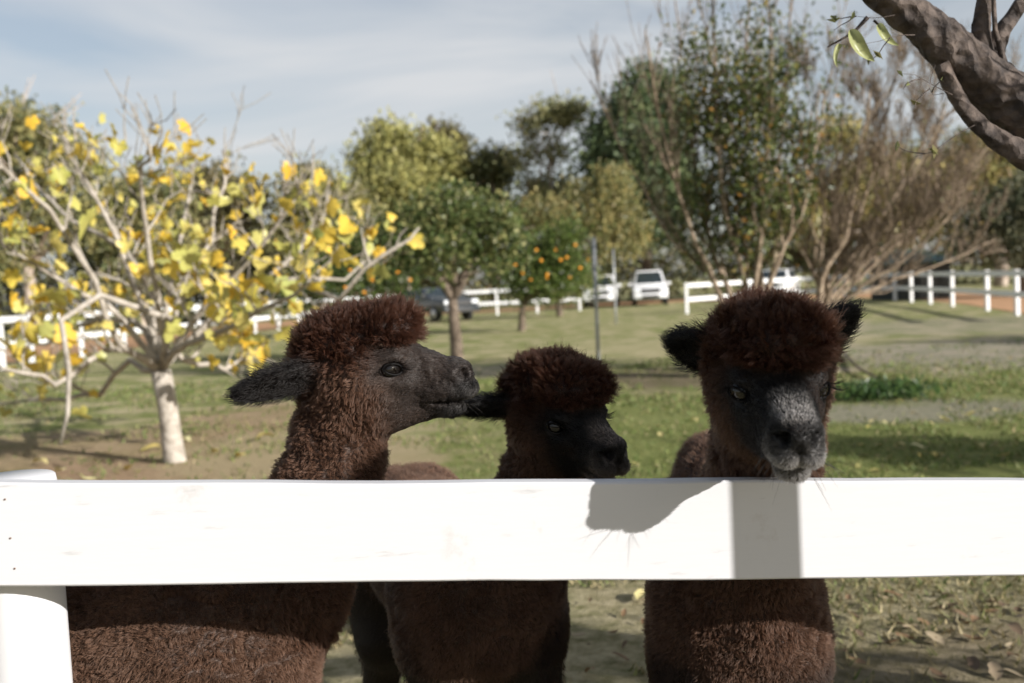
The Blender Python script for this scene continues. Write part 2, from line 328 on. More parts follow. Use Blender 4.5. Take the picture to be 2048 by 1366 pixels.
# ------------------------------------------------------------------ alpacas: signed-distance bodies, meshed, then fleece strands
GROUPS = ['body', 'neck', 'top', 'face', 'ear', 'leg', 'lip']
class Beast:
    def __init__(s): s.pr = []
    def cone(s, a, b, ra, rb, k, g): s.pr.append(('c', np.array(a, np.float32), np.array(b, np.float32), ra, rb, k, GROUPS.index(g), 1))
    def ell(s, c, r, Rm, k, g, op=1): s.pr.append(('e', np.array(c, np.float32), np.array(r, np.float32), np.array(Rm, np.float32), None, k, GROUPS.index(g) if g else -1, op))
    def ev(s, p, groups=False, keep=None, each=None):
        d = np.full(len(p), 9., np.float32); gm = np.full((len(p), len(GROUPS)), 9., np.float32) if groups else None
        for i_, (t, a, b, ra, rb, k, g, op) in enumerate(s.pr):
            if keep is not None and not keep[i_]: continue
            if t == 'c':
                ab = b - a; tt = np.clip(((p - a) @ ab) / max(1e-9, float(ab @ ab)), 0, 1); q = p - a - tt[:, None] * ab
                di = np.sqrt((q * q).sum(1)) - (ra + (rb - ra) * tt)
            else:
                q = (p - a) @ ra                  # columns of ra are the local axes
                k0 = np.sqrt(((q / b) ** 2).sum(1)); k1 = np.sqrt(((q / (b * b)) ** 2).sum(1)); di = k0 * (k0 - 1) / np.maximum(k1, 1e-6)
            if each is not None: each[:, i_] = di
            if op == 1:
                h = np.clip(.5 + .5 * (d - di) / k, 0, 1); d = d + (di - d) * h - k * h * (1 - h)
                if groups: gm[:, g] = np.minimum(gm[:, g], di)
            else:
                di = -di; h = np.clip(.5 - .5 * (d - di) / k, 0, 1); d = d + (di - d) * h + k * h * (1 - h)
        return (d, gm) if groups else d
    def mesh(s, lo, hi, vox):
        bs = 12; lo = np.array(lo, np.float32); n = np.ceil((np.array(hi) - lo) / vox / bs).astype(int) * bs
        val = np.empty(n, np.float32); nb = n // bs
        bi = np.stack(np.meshgrid(*[np.arange(k) for k in nb], indexing='ij'), -1).reshape(-1, 3)
        each = np.zeros((len(bi), len(s.pr)), np.float32); dc = s.ev((lo + (bi * bs + bs / 2) * vox).astype(np.float32), each=each)
        for b, dd in zip(bi, dc): 
            val[b[0] * bs:(b[0] + 1) * bs, b[1] * bs:(b[1] + 1) * bs, b[2] * bs:(b[2] + 1) * bs] = dd
        am_ = np.abs(dc) < bs * vox * .95 + .03; act = bi[am_]; ea = each[am_]; hd = bs * vox * .9; keepm = ea < np.maximum(dc[am_], 0)[:, None] + 2 * hd + .07
        loc = np.stack(np.meshgrid(*[np.arange(bs)] * 3, indexing='ij'), -1).reshape(-1, 3)
        for c in range(len(act)):
            idx = act[c] * bs + loc; x0, y0, z0 = act[c] * bs
            val[x0:x0 + bs, y0:y0 + bs, z0:z0 + bs] = s.ev((lo + idx * vox).astype(np.float32), keep=keepm[c]).reshape(bs, bs, bs)
        ins = val < 0
        c8 = [(i, j, k) for i in (0, 1) for j in (0, 1) for k in (0, 1)]
        sl = lambda a, o: a[o[0]:n[0] - 1 + o[0], o[1]:n[1] - 1 + o[1], o[2]:n[2] - 1 + o[2]]
        cnt = sum(sl(ins, o).astype(np.int8) for o in c8); am = (cnt > 0) & (cnt < 8)
        cid = np.full(am.shape, -1, np.int32); ac = np.argwhere(am); cid[am] = np.arange(len(ac))
        pos = np.zeros((len(ac), 3), np.float32); w = np.zeros(len(ac), np.float32)
        for o in c8:
            for ax in range(3):
                if o[ax]: continue
                o2 = list(o); o2[ax] = 1
                va = val[ac[:, 0] + o[0], ac[:, 1] + o[1], ac[:, 2] + o[2]]; vb = val[ac[:, 0] + o2[0], ac[:, 1] + o2[1], ac[:, 2] + o2[2]]
                m = (va < 0) != (vb < 0); t = np.where(m, va / np.where(m, va - vb, 1), 0)
                q = np.array(o, np.float32) + np.zeros((len(ac), 3), np.float32); q[:, ax] = t
                pos[m] += q[m]; w[m] += 1
        V = lo + (ac + pos / w[:, None]) * vox; F = []
        for ax in range(3):
            u, v = [(1, 2), (2, 0), (0, 1)][ax]
            a = np.moveaxis(ins, ax, 0); e = np.argwhere(np.take(ins, range(0, n[ax] - 1), ax) != np.take(ins, range(1, n[ax]), ax))
            e = e[(e[:, u] > 0) & (e[:, v] > 0) & (e[:, u] < n[u] - 1) & (e[:, v] < n[v] - 1)]
            def cc(du, dv_):
                x = e.copy(); x[:, u] -= du; x[:, v] -= dv_; return cid[x[:, 0], x[:, 1], x[:, 2]]
            q = np.stack([cc(1, 1), cc(0, 1), cc(0, 0), cc(1, 0)], 1); fl = ~ins[e[:, 0], e[:, 1], e[:, 2]]
            q[fl] = q[fl][:, ::-1]; F.append(q)
        return V.astype(np.float32), np.concatenate(F)
def vnormals(V, F):
    fn = np.cross(V[F[:, 2]] - V[F[:, 0]], V[F[:, 3]] - V[F[:, 1]]); nn = np.zeros_like(V)
    for k in range(4):
        for a in range(3): nn[:, a] += np.bincount(F[:, k], fn[:, a], len(V))
    return nn / np.maximum(np.linalg.norm(nn, axis=1, keepdims=True), 1e-9)

def furmat(name):
    m, nt, b = mat(name); h = N(nt, 'ShaderNodeBsdfHairPrincipled'); h.model = 'CHIANG'; h.parametrization = 'COLOR'
    a = N(nt, 'ShaderNodeAttribute'); a.attribute_name = 'col'; nt.links.new(a.outputs['Color'], h.inputs['Color']); nt.links.new(a.outputs['Color'], b.inputs['Base Color'])
    h.inputs['IOR'].default_value = 1.45; h.inputs['Roughness'].default_value = .27; h.inputs['Radial Roughness'].default_value = .45
    b.inputs['Roughness'].default_value = .5; b.inputs['Specular IOR Level'].default_value = .12
    ms = N(nt, 'ShaderNodeMixShader'); nt.links.new(a.outputs['Alpha'], ms.inputs[0]); nt.links.new(h.outputs[0], ms.inputs[1]); nt.links.new(b.outputs[0], ms.inputs[2])
    nt.links.new(ms.outputs[0], nt.nodes['Material Output'].inputs['Surface']); return m
def skinmat(name):
    m, nt, b = mat(name); a = N(nt, 'ShaderNodeAttribute'); a.attribute_name = 'col'; nt.links.new(a.outputs['Color'], b.inputs['Base Color'])
    b.inputs['Roughness'].default_value = .6; b.inputs['Specular IOR Level'].default_value = .3
    t = N(nt, 'ShaderNodeTexCoord'); n = N(nt, 'ShaderNodeTexNoise'); n.inputs['Scale'].default_value = 220; nt.links.new(t.outputs['Object'], n.inputs['Vector'])
    bp = N(nt, 'ShaderNodeBump'); bp.inputs['Strength'].default_value = .4; bp.inputs['Distance'].default_value = .003; nt.links.new(n.outputs[0], bp.inputs['Height']); nt.links.new(bp.outputs[0], b.inputs['Normal'])
    return m
M_FUR = furmat('fleece'); M_SKIN = skinmat('shaded_hide'); M_EYE = plain('eye_gloss', (.004, .003, .0025), .015, spec=.55); M_LID = plain('eyelid', (.004, .0035, .0035), .75, spec=.2)
M_HOOF = plain('toenail', (.03, .025, .02), .5)
FURDEN = 1.15
GCOL = {'body': (.120, .068, .045), 'neck': (.098, .052, .033), 'top': (.050, .0210, .0125), 'face': (.0060, .0042, .0035), 'ear': (.0030, .0023, .0021), 'leg': (.016, .008, .005), 'lip': (.010, .009, .0085)}
#             length  lift  jitter clump
GPAR = {'body': (.0115, .78, .32, .55), 'neck': (.0120, .75, .32, .75), 'top': (.019, .85, .26, .8), 'face': (.0055, .22, .20, .1), 'ear': (.0062, .30, .28, .15), 'leg': (.012, .45, .3, .4), 'lip': (.006, .35, .3, .1)}

def alpaca(name, label, O, f, up, ears, neck, C, Rr, br, feet, lipcol=None, scale=1.0, topk=(1, 1, 1), seed=1, facecol=None, earcol=None):
    rng = np.random.default_rng(seed); b = Beast()
    O = Vector(O); f = Vector(f).normalized(); up = Vector(up); lf = up.cross(f).normalized(); up = f.cross(lf).normalized()
    Hm = np.array([f, lf, up], np.float32).T            # columns: forward, left, up
    def h(x, y, z): return np.array(O) + Hm @ (np.array((x, y, z), np.float32) * scale)
    EC, ESN = math.cos(R(46)), math.sin(R(46))
    def EM(s): return Hm @ np.array([[EC, -ESN * s, 0], [ESN * s, EC, 0], [0, 0, 1]], np.float32)     # columns: outward, along the lid, up
    def EYE(s, a, o, z): return h(.021, .0545 * s, 0) + EM(s) @ (np.array((o, a, z), np.float32) * scale)
    C = Vector(C); Rr = Vector(Rr); ax = (C - Rr).normalized(); lat = Vector((0, 0, 1)).cross(ax).normalized()
    Bm = np.array([ax, lat, ax.cross(lat)], np.float32).T
    # trunk: deep chest, barrel, narrower loin, rump
    mid = (C + Rr) / 2 + Vector((0, 0, -.015))
    b.cone(C, mid, br, br * 1.06, .05, 'body'); b.cone(mid, Rr, br * 1.06, br * .98, .05, 'body')
    b.ell(C + ax * .03 + Vector((0, 0, -.03)), (br * .95, br * .95, br * 1.12), Bm, .06, 'body')
    for s in (1, -1):
        b.ell(C + lat * s * br * .62 + Vector((0, 0, -.05)) - ax * .02, (.13, .085, .19), Bm, .06, 'body')
        b.ell(Rr + lat * s * br * .55 + Vector((0, 0, -.06)), (.17, .10, .20), Bm, .06, 'body')
    b.cone(Rr - ax * (br * .85) + Vector((0, 0, .05)), Rr - ax * (br * 1.1) + Vector((0, 0, -.13)), .05, .03, .04, 'body')
    # legs with knee / hock, pastern and two toes
    for s, (fx, hx) in ((1, feet[0]), (-1, feet[1])):
        sh = C + lat * s * br * .58 + ax * (.02 + fx * .4); kn = Vector((sh.x, sh.y, .36)) + ax * (.02 + fx * .5); ft = Vector((kn.x, kn.y, .05)) + ax * (-.015 + fx * .3)
        b.cone(Vector((sh.x, sh.y, C.z - .12)), kn, .085, .048, .05, 'leg'); b.cone(kn, ft, .044, .030, .03, 'leg')
        b.cone(ft, ft + ax * .045 + Vector((0, 0, -.025)), .028, .022, .02, 'leg')
        hp = Rr + lat * s * br * .55 + ax * hx * .4; st = Vector((hp.x, hp.y, .50)) + ax * .06; hk = Vector((hp.x, hp.y, .32)) - ax * .09; hf = Vector((hk.x, hk.y, .05)) + ax * .015
        b.cone(Vector((hp.x, hp.y, Rr.z - .1)), st, .13, .085, .06, 'leg'); b.cone(st, hk, .08, .045, .05, 'leg'); b.cone(hk, hf, .042, .030, .03, 'leg')
        b.cone(hf, hf + ax * .045 + Vector((0, 0, -.025)), .028, .022, .02, 'leg')
    # neck
    pts = [(h(-.050, 0, -.045), .078 * scale)] + [(np.array(p), r) for p, r in neck]
    for (p, r), (q, r2) in zip(pts[:-1], pts[1:]): b.cone(p, q, r, r2, .05, 'neck')
    # skull, cheeks, muzzle, lips
    sc = scale
    b.ell(h(-.040, 0, .002), np.array((.092, .078, .076)) * sc, Hm, .03, 'face')
    b.ell(h(-.010, 0, -.048), np.array((.082, .060, .060)) * sc, Hm, .03, 'face')
    b.cone(h(.020, 0, -.004), h(.118, 0, -.030), .055 * sc, .038 * sc, .03, 'face')
    b.ell(h(.136, 0, -.022), np.array((.027, .035, .026)) * sc, Hm, .016, 'face')
    for s in (1, -1):
        b.ell(h(.140, .016 * s, -.051), np.array((.028, .021, .021)) * sc, Hm, .009, 'lip')
        b.ell(h(.098, .026 * s, -.053), np.array((.036, .017, .021)) * sc, Hm, .016, 'face')
        b.ell(h(.020, .050 * s, .022), np.array((.030, .020, .011)) * sc, Hm, .014, 'face')      # brow
        b.ell(h(.030, .046 * s, -.028), np.array((.030, .016, .012)) * sc, Hm, .014, 'face')     # cheek bone
    b.cone(h(-.01, 0, -.085), h(.105, 0, -.080), .034 * sc, .017 * sc, .022, 'face')
    b.ell(h(.117, 0, -.087), np.array((.027, .024, .015)) * sc, Hm, .012, 'lip')
    for s in (1, -1):
        c, sn = math.cos(.5 * s), math.sin(.5 * s); Rz = np.array([[c, -sn, 0], [sn, c, 0], [0, 0, 1]], np.float32)
        b.ell(h(.155, .0205 * s, -.022), np.array((.016, .0075, .0115)) * sc, Hm @ Rz, .005, None, -1); b.ell(h(.150, .030 * s, -.020), np.array((.012, .012, .0035)) * sc, Hm, .006, None, -1)      # nostrils
        b.ell(h(.132, .036 * s, -.0705), np.array((.048, .024, .0055)) * sc, Hm, .004, None, -1)            # mouth line
        b.ell(EYE(s, 0, .016, 0), np.array((.013, .0225, .0145)) * sc, EM(s), .006, None, -1)                # eye socket
    b.ell(h(.168, 0, -.055), np.array((.016, .003, .020)) * sc, Hm, .004, None, -1)                       # split lip
    b.ell(h(.160, 0, -.0705), np.array((.03, .03, .003)) * sc, Hm, .004, None, -1)
    # topknot
    tx, ty, tz = topk
    b.ell(h(-.048, 0, .066), np.array((.104 * tx, .086 * ty, .048 * tz)) * sc, Hm, .02, 'top')
    b.ell(h(.012, 0, .074), np.array((.054 * tx, .078 * ty, .040 * tz)) * sc, Hm, .02, 'top')
    b.ell(h(-.112, 0, .022), np.array((.062, .076, .070)) * sc, Hm, .03, 'top')
    for s in (1, -1): b.ell(h(-.058, .050 * s, .028), np.array((.056, .038, .046)) * sc, Hm, .02, 'top'); b.ell(h(-.062, .048 * s, -.030), np.array((.050, .044, .062)) * sc, Hm, .02, 'neck')
    # ears
    earinfo = []
    for s, (d3, op3, ln) in zip((1, -1), ears):
        d3 = (Vector((d3))).normalized(); op = Vector(op3); op = (op - d3 * op.dot(d3)).normalized(); sd = d3.cross(op)
        E = Hm @ np.array([d3, sd, op], np.float32).T
        base = h(-.100, .066 * s, .008); cen = base + E[:, 0] * ln * .46
        b.ell(cen, (ln * .56, .032, .016), E, .018, 'ear'); b.ell(base + E[:, 0] * ln * .84, (ln * .24, .015, .009), E, .014, 'ear')
        b.ell(cen + E[:, 2] * .017 + E[:, 0] * .01, (ln * .46, .022, .0115), E, .006, None, -1)
        earinfo.append((base, E, ln))
    allp = np.array([p[1] for p in b.pr]); lo = allp.min(0) - .30; hi = allp.max(0) + .30; lo[2] = -.01
    V, F = b.mesh(lo, hi, .0046)
    d, gm = b.ev(V, True)
    root = empty(name, (C.x * .5 + Rr.x * .5, C.y * .5 + Rr.y * .5, 0)); tag(root, label, 'alpaca', 'alpacas behind the rail fence')
    O3 = np.array(root.location, np.float32)
    def weights(gm):
        w = np.exp(-(gm - gm.min(1, keepdims=True)) / .0055); return w / w.sum(1, keepdims=True)
    nrm = vnormals(V, F); w = weights(gm)
    fle = w[:, 0] + w[:, 1] + w[:, 2]
    disp = (vnoise(V * 38, seed) * .0042 + vnoise(V * 85, seed + 1) * .0030) * fle
    # fissures where the fleece opens
    q = V + np.stack([vnoise(V * 7, seed + 5), vnoise(V * 7, seed + 6), vnoise(V * 7, seed + 7)], 1) * .035
    fs = np.abs(vnoise(q * np.array((15, 15, 22), np.float32), seed + 9)); disp -= np.clip(1 - fs / .09, 0, 1) * (.009 * fle + .007 * w[:, 0])
    disp += (vnoise(V * 15, seed + 40) * .006 + vnoise(V * 27, seed + 41) * .004) * w[:, 2]
    lv = (V - np.array(O, np.float32)) @ Hm / sc; fw = (w[:, 3] + w[:, 6]) * np.clip((lv[:, 0] - .02) / .06, 0, 1)
    wr = np.abs(vnoise(lv * np.array((70, 40, 110), np.float32) + vnoise(lv * 30, 3)[:, None], seed + 42)); disp += fw * (-.0028 * np.clip(1 - wr / .22, 0, 1) + .0012 * vnoise(lv * 130, seed + 43))
    V2 = V + nrm * disp[:, None]
    gc = np.array([GCOL[g] for g in GROUPS], np.float32)
    if lipcol is not None: gc[6] = np.array(lipcol) * .25
    if facecol is not None: gc[3] = facecol  # each animal's own face tone, brightened for sun, blackened for shade
    if earcol is not None: gc[4] = earcol
    col = w @ gc
    shaded_hide = np.array([.4, .4, .4, 1, 1, .5, 1], np.float32); body = link('body', npmesh('body', V2 - O3, F, True, col * (w @ shaded_hide)[:, None]), M_SKIN, root)  # skin under fleece and legs darkened to paint shade between the locks
    # ---- fleece strands
    T = np.concatenate([F[:, [0, 1, 2]], F[:, [0, 2, 3]]]); nrm = vnormals(V2, F)
    cen = V2[T].mean(1); area = .5 * np.linalg.norm(np.cross(V2[T[:, 1]] - V2[T[:, 0]], V2[T[:, 2]] - V2[T[:, 0]]), axis=1)
    wt = w[T[:, 0]]
    dens = wt @ np.array([23, 20, 20, 32, 26, 12, 36], np.float32) * 1e4 * FURDEN
    dens *= np.where(cen[:, 2] > .62, 1, .18)
    away = np.clip((cen[:, 1] - (min(C.y, Rr.y) + .02)) / .35, 0, 1); isb = wt[:, 0] + wt[:, 5]
    dens *= 1 - .7 * away * isb
    for s in (1, -1):
        dens *= np.clip((np.linalg.norm(cen - EYE(s, 0, .006, 0), axis=1) / sc - .0195) / .003, 0, 1) * np.clip((np.linalg.norm(cen - h(.152, .021 * s, -.022), axis=1) / sc - .009) / .004, 0, 1)
    cnt = rng.poisson(area * dens); ti = np.repeat(np.arange(len(T)), cnt); n = len(ti)
    u = rng.random((n, 2)); m = u.sum(1) > 1; u[m] = 1 - u[m]; u = u.astype(np.float32); u0 = 1 - u.sum(1, keepdims=True)
    def bary(a): return a[T[ti, 0]] * u0 + a[T[ti, 1]] * u[:, :1] + a[T[ti, 2]] * u[:, 1:]
    p = bary(V2); nn = bary(nrm); nn /= np.linalg.norm(nn, axis=1, keepdims=True); ww = bary(w)
    loc = (p - np.array(O, np.float32)) @ Hm / sc
    par = np.array([GPAR[g] for g in GROUPS], np.float32); pw = ww @ par
    Ln, lift, jit, clf = pw[:, 0], pw[:, 1], pw[:, 2], pw[:, 3]
    flow = np.zeros((n, 3), np.float32); flow += ww[:, [0]] * (np.array(-ax) * .5 + np.array((0, 0, -.8))) + ww[:, [1]] * np.array((0, 0, -1.)) + ww[:, [5]] * np.array((0, 0, -1.))
    flow += ww[:, [3]] * (Hm @ np.array((-1, 0, -.15))) + ww[:, [6]] * (Hm @ np.array((-.7, 0, -.7))) + ww[:, [2]] * (Hm @ np.array((.2, 0, .3)))
    ecol = np.zeros(n, np.float32)
    for base, E, ln in earinfo:
        le = (p - base) @ E; near_ = (np.abs(le[:, 0] - ln * .5) < ln * .75) & (np.abs(le[:, 1]) < .05)
        e = ww[:, 4] * near_; flow += e[:, None] * E[:, 0]
        tip = np.clip(le[:, 0] / ln - .35, 0, 1); edge = np.clip(np.abs(le[:, 1]) / .02 - .5, 0, 1)
        fr = e * np.maximum(tip, edge) * (rng.random(n) < .35); Ln = Ln + fr * .016; lift = lift + fr * .15; ecol = np.maximum(ecol, e * np.clip(le[:, 2] / .01, 0, 1))
    tt = flow - nn * (flow * nn).sum(1, keepdims=True); tt /= np.maximum(np.linalg.norm(tt, axis=1, keepdims=True), 1e-6)
    rv = rng.normal(size=(n, 3)).astype(np.float32)
    D = nn * lift[:, None] + tt * (1 - lift)[:, None] + rv * jit[:, None] * .5; D /= np.linalg.norm(D, axis=1, keepdims=True)
    Ln = Ln * rng.uniform(.65, 1.2, n).astype(np.float32) * (1 + (.25 + .12 * ww[:, 2]) * vnoise(p * 30, seed + 3))
    stray = rng.random(n) < .012; Ln = np.where(stray & (fle[T[ti, 0]] > .5), Ln * 1.7, Ln)
    # clump into locks
    warp = p + np.stack([vnoise(p * 45, 11), vnoise(p * 45, 12), vnoise(p * 45, 13)], 1) * .008
    cell = np.floor(warp / (.0095 - .0035 * np.round(ww[:, :1]))).astype(np.int64); key = (cell[:, 0] * 73856093) ^ (cell[:, 1] * 19349663) ^ (cell[:, 2] * 83492791)
    _, inv = np.unique(key, return_inverse=True); k = inv.max() + 1; c1 = np.maximum(np.bincount(inv, minlength=k), 1)
    cc = np.stack([np.bincount(inv, p[:, a], k) / c1 for a in range(3)], 1)[inv]; cdir = np.stack([np.bincount(inv, D[:, a], k) / c1 for a in range(3)], 1)
    cdir += rng.normal(size=cdir.shape) * .22; cdir /= np.maximum(np.linalg.norm(cdir, axis=1, keepdims=True), 1e-6); cdir = cdir[inv]
    cl = clf * np.where(stray, .1, 1) * rng.uniform(.7, 1.1, n)
    tip = p + D * Ln[:, None]; ctip = cc + cdir * (Ln * 1.08)[:, None]; tip = tip + (ctip - tip) * cl[:, None]
    cell = np.floor((warp + .5) / .026).astype(np.int64); key = (cell[:, 0] * 73856093) ^ (cell[:, 1] * 19349663) ^ (cell[:, 2] * 83492791); _, inv = np.unique(key, return_inverse=True)
    tip = tip + (rng.normal(size=(inv.max() + 1, 3)) * .30)[inv] * (Ln * clf * (.5 + .1 * ww[:, 2]))[:, None]
    mid1 = p + (nn * .5 + D * .5) * (Ln * .36)[:, None]; mid2 = (mid1 + tip) * .5 + (tip - p) * .10 + rng.normal(size=(n, 3)) * (Ln * .07 * (clf > .3))[:, None]
    pt = np.stack([p - nn * .0015, mid1, mid2, tip], 1).astype(np.float32) - O3
    sc_col = ww @ gc; sc_col = sc_col * rng.uniform(.65, 1.35, (n, 1)) * (1 + .25 * vnoise(p * 14, seed + 20))[:, None]
    # grizzled muzzle and brown flecks on the cheek
    st_ = lambda x, a, c: np.clip((x - a) / (c - a), 0, 1)
    pad = st_(loc[:, 0], .132, .144) * st_(loc[:, 2], -.050, -.042) * st_(-loc[:, 2], -.002, .008)
    mz = ww[:, 6] * .95 + ww[:, 3] * st_(loc[:, 0], .075, .115) * np.maximum(st_(loc[:, 2], -.014, -.002) * st_(-np.abs(loc[:, 1]), -.034, -.020), .10 * st_(loc[:, 0], .10, .13)); mz = mz * (1 - pad) * np.clip(.62 + .8 * vnoise(p * 30, seed + 30), 0, 1)
    sc_col = sc_col * (1 - mz[:, None] * .85) + np.array(lipcol, np.float32) * rng.uniform(.3, 1.6, (n, 1)) * mz[:, None]; sc_col = sc_col * (1 - .6 * pad[:, None])
    ck = ww[:, 3] * np.clip(vnoise(p * 22, seed + 31) * 1.6 - .1, 0, 1); sc_col = sc_col + ck[:, None] * np.array((.013, .0075, .005), np.float32)
    grey = (rng.random(n) < .05) & (ww[:, 3] > .5); sc_col[grey] *= 2.5
    rad = (ww @ np.array([.00034, .00032, .00034, .00026, .00030, .0004, .00026], np.float32))
    extra = []
    # whiskers and lashes
    for s in (1, -1):
        for i in range(16):
            a = h(rng.uniform(.10, .155), rng.uniform(.018, .034) * s, rng.uniform(-.085, -.045)); dr = Hm @ np.array((rng.uniform(.0, .7), s * rng.uniform(.2, .8), rng.uniform(-.7, .1))); dr = dr / np.linalg.norm(dr)
            l = rng.uniform(.018, .045); sg = np.array((0, 0, -1)) * l * .12
            extra.append((a, a + dr * l * .33 + sg * .1, a + dr * l * .66 + sg * .4, a + dr * l + sg, (.02, .018, .017)))
        for i in range(44):
            an = rng.uniform(-.5, 3.3); a = EYE(s, .0172 * math.cos(an), .0135, .0115 * max(math.sin(an), .05) + .001); dr = EM(s) @ np.array((1.0, math.cos(an) * .5, .05 + .35 * math.sin(an))); dr /= np.linalg.norm(dr); l = rng.uniform(.016, .030)
            dn = Hm @ np.array((0, 0, -1.)) * l * .16
            extra.append((a, a + dr * l * .33 + dn * .8, a + dr * l * .66 + dn, a + dr * l, (.006, .005, .005)))
    fl_i = rng.choice(len(p), 90, replace=False)
    for i in fl_i:
        if ww[i, 0] + ww[i, 1] + ww[i, 2] < .7: continue
        a = p[i] + nn[i] * Ln[i] * .8; dr = rng.normal(size=3); dr /= np.linalg.norm(dr); l = rng.uniform(.003, .009); g_ = rng.uniform(.5, 1)
        extra.append((a, a + dr * l * .33, a + dr * l * .66, a + dr * l, (.42 * g_, .33 * g_, .20 * g_)))
    if extra:
        ex = np.array([[e[0], e[1], e[2], e[3]] for e in extra], np.float32) - O3; pt = np.concatenate([pt, ex]); sc_col = np.concatenate([sc_col, np.array([e[4] for e in extra], np.float32)]); rad = np.concatenate([rad, np.full(len(ex), .00028)])
    n = len(pt)
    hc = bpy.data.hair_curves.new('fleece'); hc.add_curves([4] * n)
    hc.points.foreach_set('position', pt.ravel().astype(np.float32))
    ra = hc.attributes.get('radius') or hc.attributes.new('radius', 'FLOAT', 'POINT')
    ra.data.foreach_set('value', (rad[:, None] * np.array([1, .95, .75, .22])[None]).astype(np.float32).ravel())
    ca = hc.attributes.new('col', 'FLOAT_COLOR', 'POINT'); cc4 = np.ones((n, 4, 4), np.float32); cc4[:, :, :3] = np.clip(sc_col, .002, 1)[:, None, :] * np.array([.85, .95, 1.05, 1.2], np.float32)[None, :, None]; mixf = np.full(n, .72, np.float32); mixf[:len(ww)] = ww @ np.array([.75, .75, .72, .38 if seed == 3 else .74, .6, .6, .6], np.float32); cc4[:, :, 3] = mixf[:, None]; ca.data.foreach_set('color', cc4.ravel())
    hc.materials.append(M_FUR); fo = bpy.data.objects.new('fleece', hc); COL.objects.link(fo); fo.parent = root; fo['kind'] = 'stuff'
    # ---- eyes
    for s in (1, -1):
        n1, n2 = 20, 14; r = .0192 * sc; c0 = EYE(s, 0, 0, 0) - O3; Es = EM(s)
        V_ = []; F_ = []
        for i in range(n2 + 1):
            for j in range(n1):
                th = math.pi * i / n2; ph = 2 * math.pi * j / n1; V_.append(c0 + Es @ np.array((r * .95 * math.sin(th) * math.cos(ph), r * 1.05 * math.sin(th) * math.sin(ph), r * .92 * math.cos(th))))
        for i in range(n2):
            for j in range(n1): F_.append((i * n1 + j, (i + 1) * n1 + j, (i + 1) * n1 + (j + 1) % n1, i * n1 + (j + 1) % n1))
        link('eye', npmesh('eye', V_, F_), M_EYE, root)
        loop = []
        for i in range(25):
            an = 2 * math.pi * i / 24; x = .0190 * math.cos(an); z = .0100 * math.sin(an) + .0024 * math.cos(an) * s
            y = math.sqrt(max(0, 1 - (x / .0238) ** 2 - (z / .021) ** 2)) * .0202
            loop.append(Vector(EYE(s, x, y, z) - O3))
        MB().tube(loop, [.0016 * sc] * 25, 8, False).build('eyelid', M_LID, root, True)
    return root, n

n_all = []
# side on, head in profile
O1 = P(772, 735, 1.86)
n_all.append(alpaca('alpaca', 'brown alpaca standing side on, dark face in profile with ear laid back', O1, (.985, -.13, .045), (-.03, 0, 1),
    [((-.85, .5, -.05), (.2, .8, -.2), .15), ((-.93, -.36, -.16), (.15, -.75, -.55), .155)],
    [(P(682, 850, 1.88), .068), (P(668, 930, 1.88), .076), (P(630, 1040, 1.86), .098), (P(560, 1170, 1.82), .13)],
    (-.62, 1.80, .80), (-1.16, 1.86, .80), .205, ((.0, .0), (.08, -.1)), (.045, .040, .036), 1.0, (.95, .92, 1.0), 3, (.020, .0140, .0112), (.0045, .0034, .003)))
# three-quarter, head in the shade
O2 = P(1140, 838, 1.98)
n_all.append(alpaca('alpaca', 'dark alpaca with shaded black face turned sideways, standing between the two others', O2, (.56, -.80, -.24), (.05, -.1, 1),
    [((-.6, .75, -.1), (.6, .5, -.3), .13), ((-.62, -.78, -.16), (.4, -.5, -.6), .115)],
    [(P(1092, 930, 2.05), .066), (P(1072, 1000, 2.08), .078), (P(1000, 1120, 2.10), .11), (P(960, 1230, 2.12), .13)],
    (-.10, 2.14, .79), (-.32, 2.74, .78), .150, ((.05, .0), (-.05, .06)), (.20, .165, .14), .96, (.92, .94, 1.1), 5, (.0032, .0026, .0024)))
# facing out, muzzle over the rail
O3_ = P(1552, 769, 1.42)
n_all.append(alpaca('alpaca', 'dark alpaca facing forward with big round topknot and muzzle hanging over the rail', O3_, (-.045, -.965, -.27), (.0, -.1, 1),
    [((-.25, .80, .62), (.85, .1, -.2), .10), ((-.25, -.92, .34), (.85, -.1, -.25), .080)],
    [(P(1533, 905, 1.61), .070), (P(1518, 985, 1.71), .080), (P(1490, 1100, 1.78), .10), (P(1475, 1230, 1.82), .115)],
    (.40, 1.86, .80), (.56, 2.55, .87), .120, ((.0, .0), (.04, -.06)), (.30, .285, .27), .93, (.93, .88, .96), 8, (.0028, .0023, .0022)))
print('STRANDS', [k[1] for k in n_all])

# ------------------------------------------------------------------ unseen post added outside the fence to cast the rail's shadow band
wp = empty('shadow_post', (.362 - LDIR.x / math.cos(SUN_EL) * .75, 1.475 - LDIR.y / math.cos(SUN_EL) * .75, 0)); tag(wp, 'unseen round post added to cast a shadow band on the rail fence', 'post')
MB().tube([(0, 0, -.2), (0, 0, .4), (.004, 0, 1.0), (0, .003, 1.46), (0, .003, 1.55), (0, .003, 1.58)], [.038, .036, .034, .033, .030, .018], 20).build('shaft', M_BARK_TAN, wp, True)

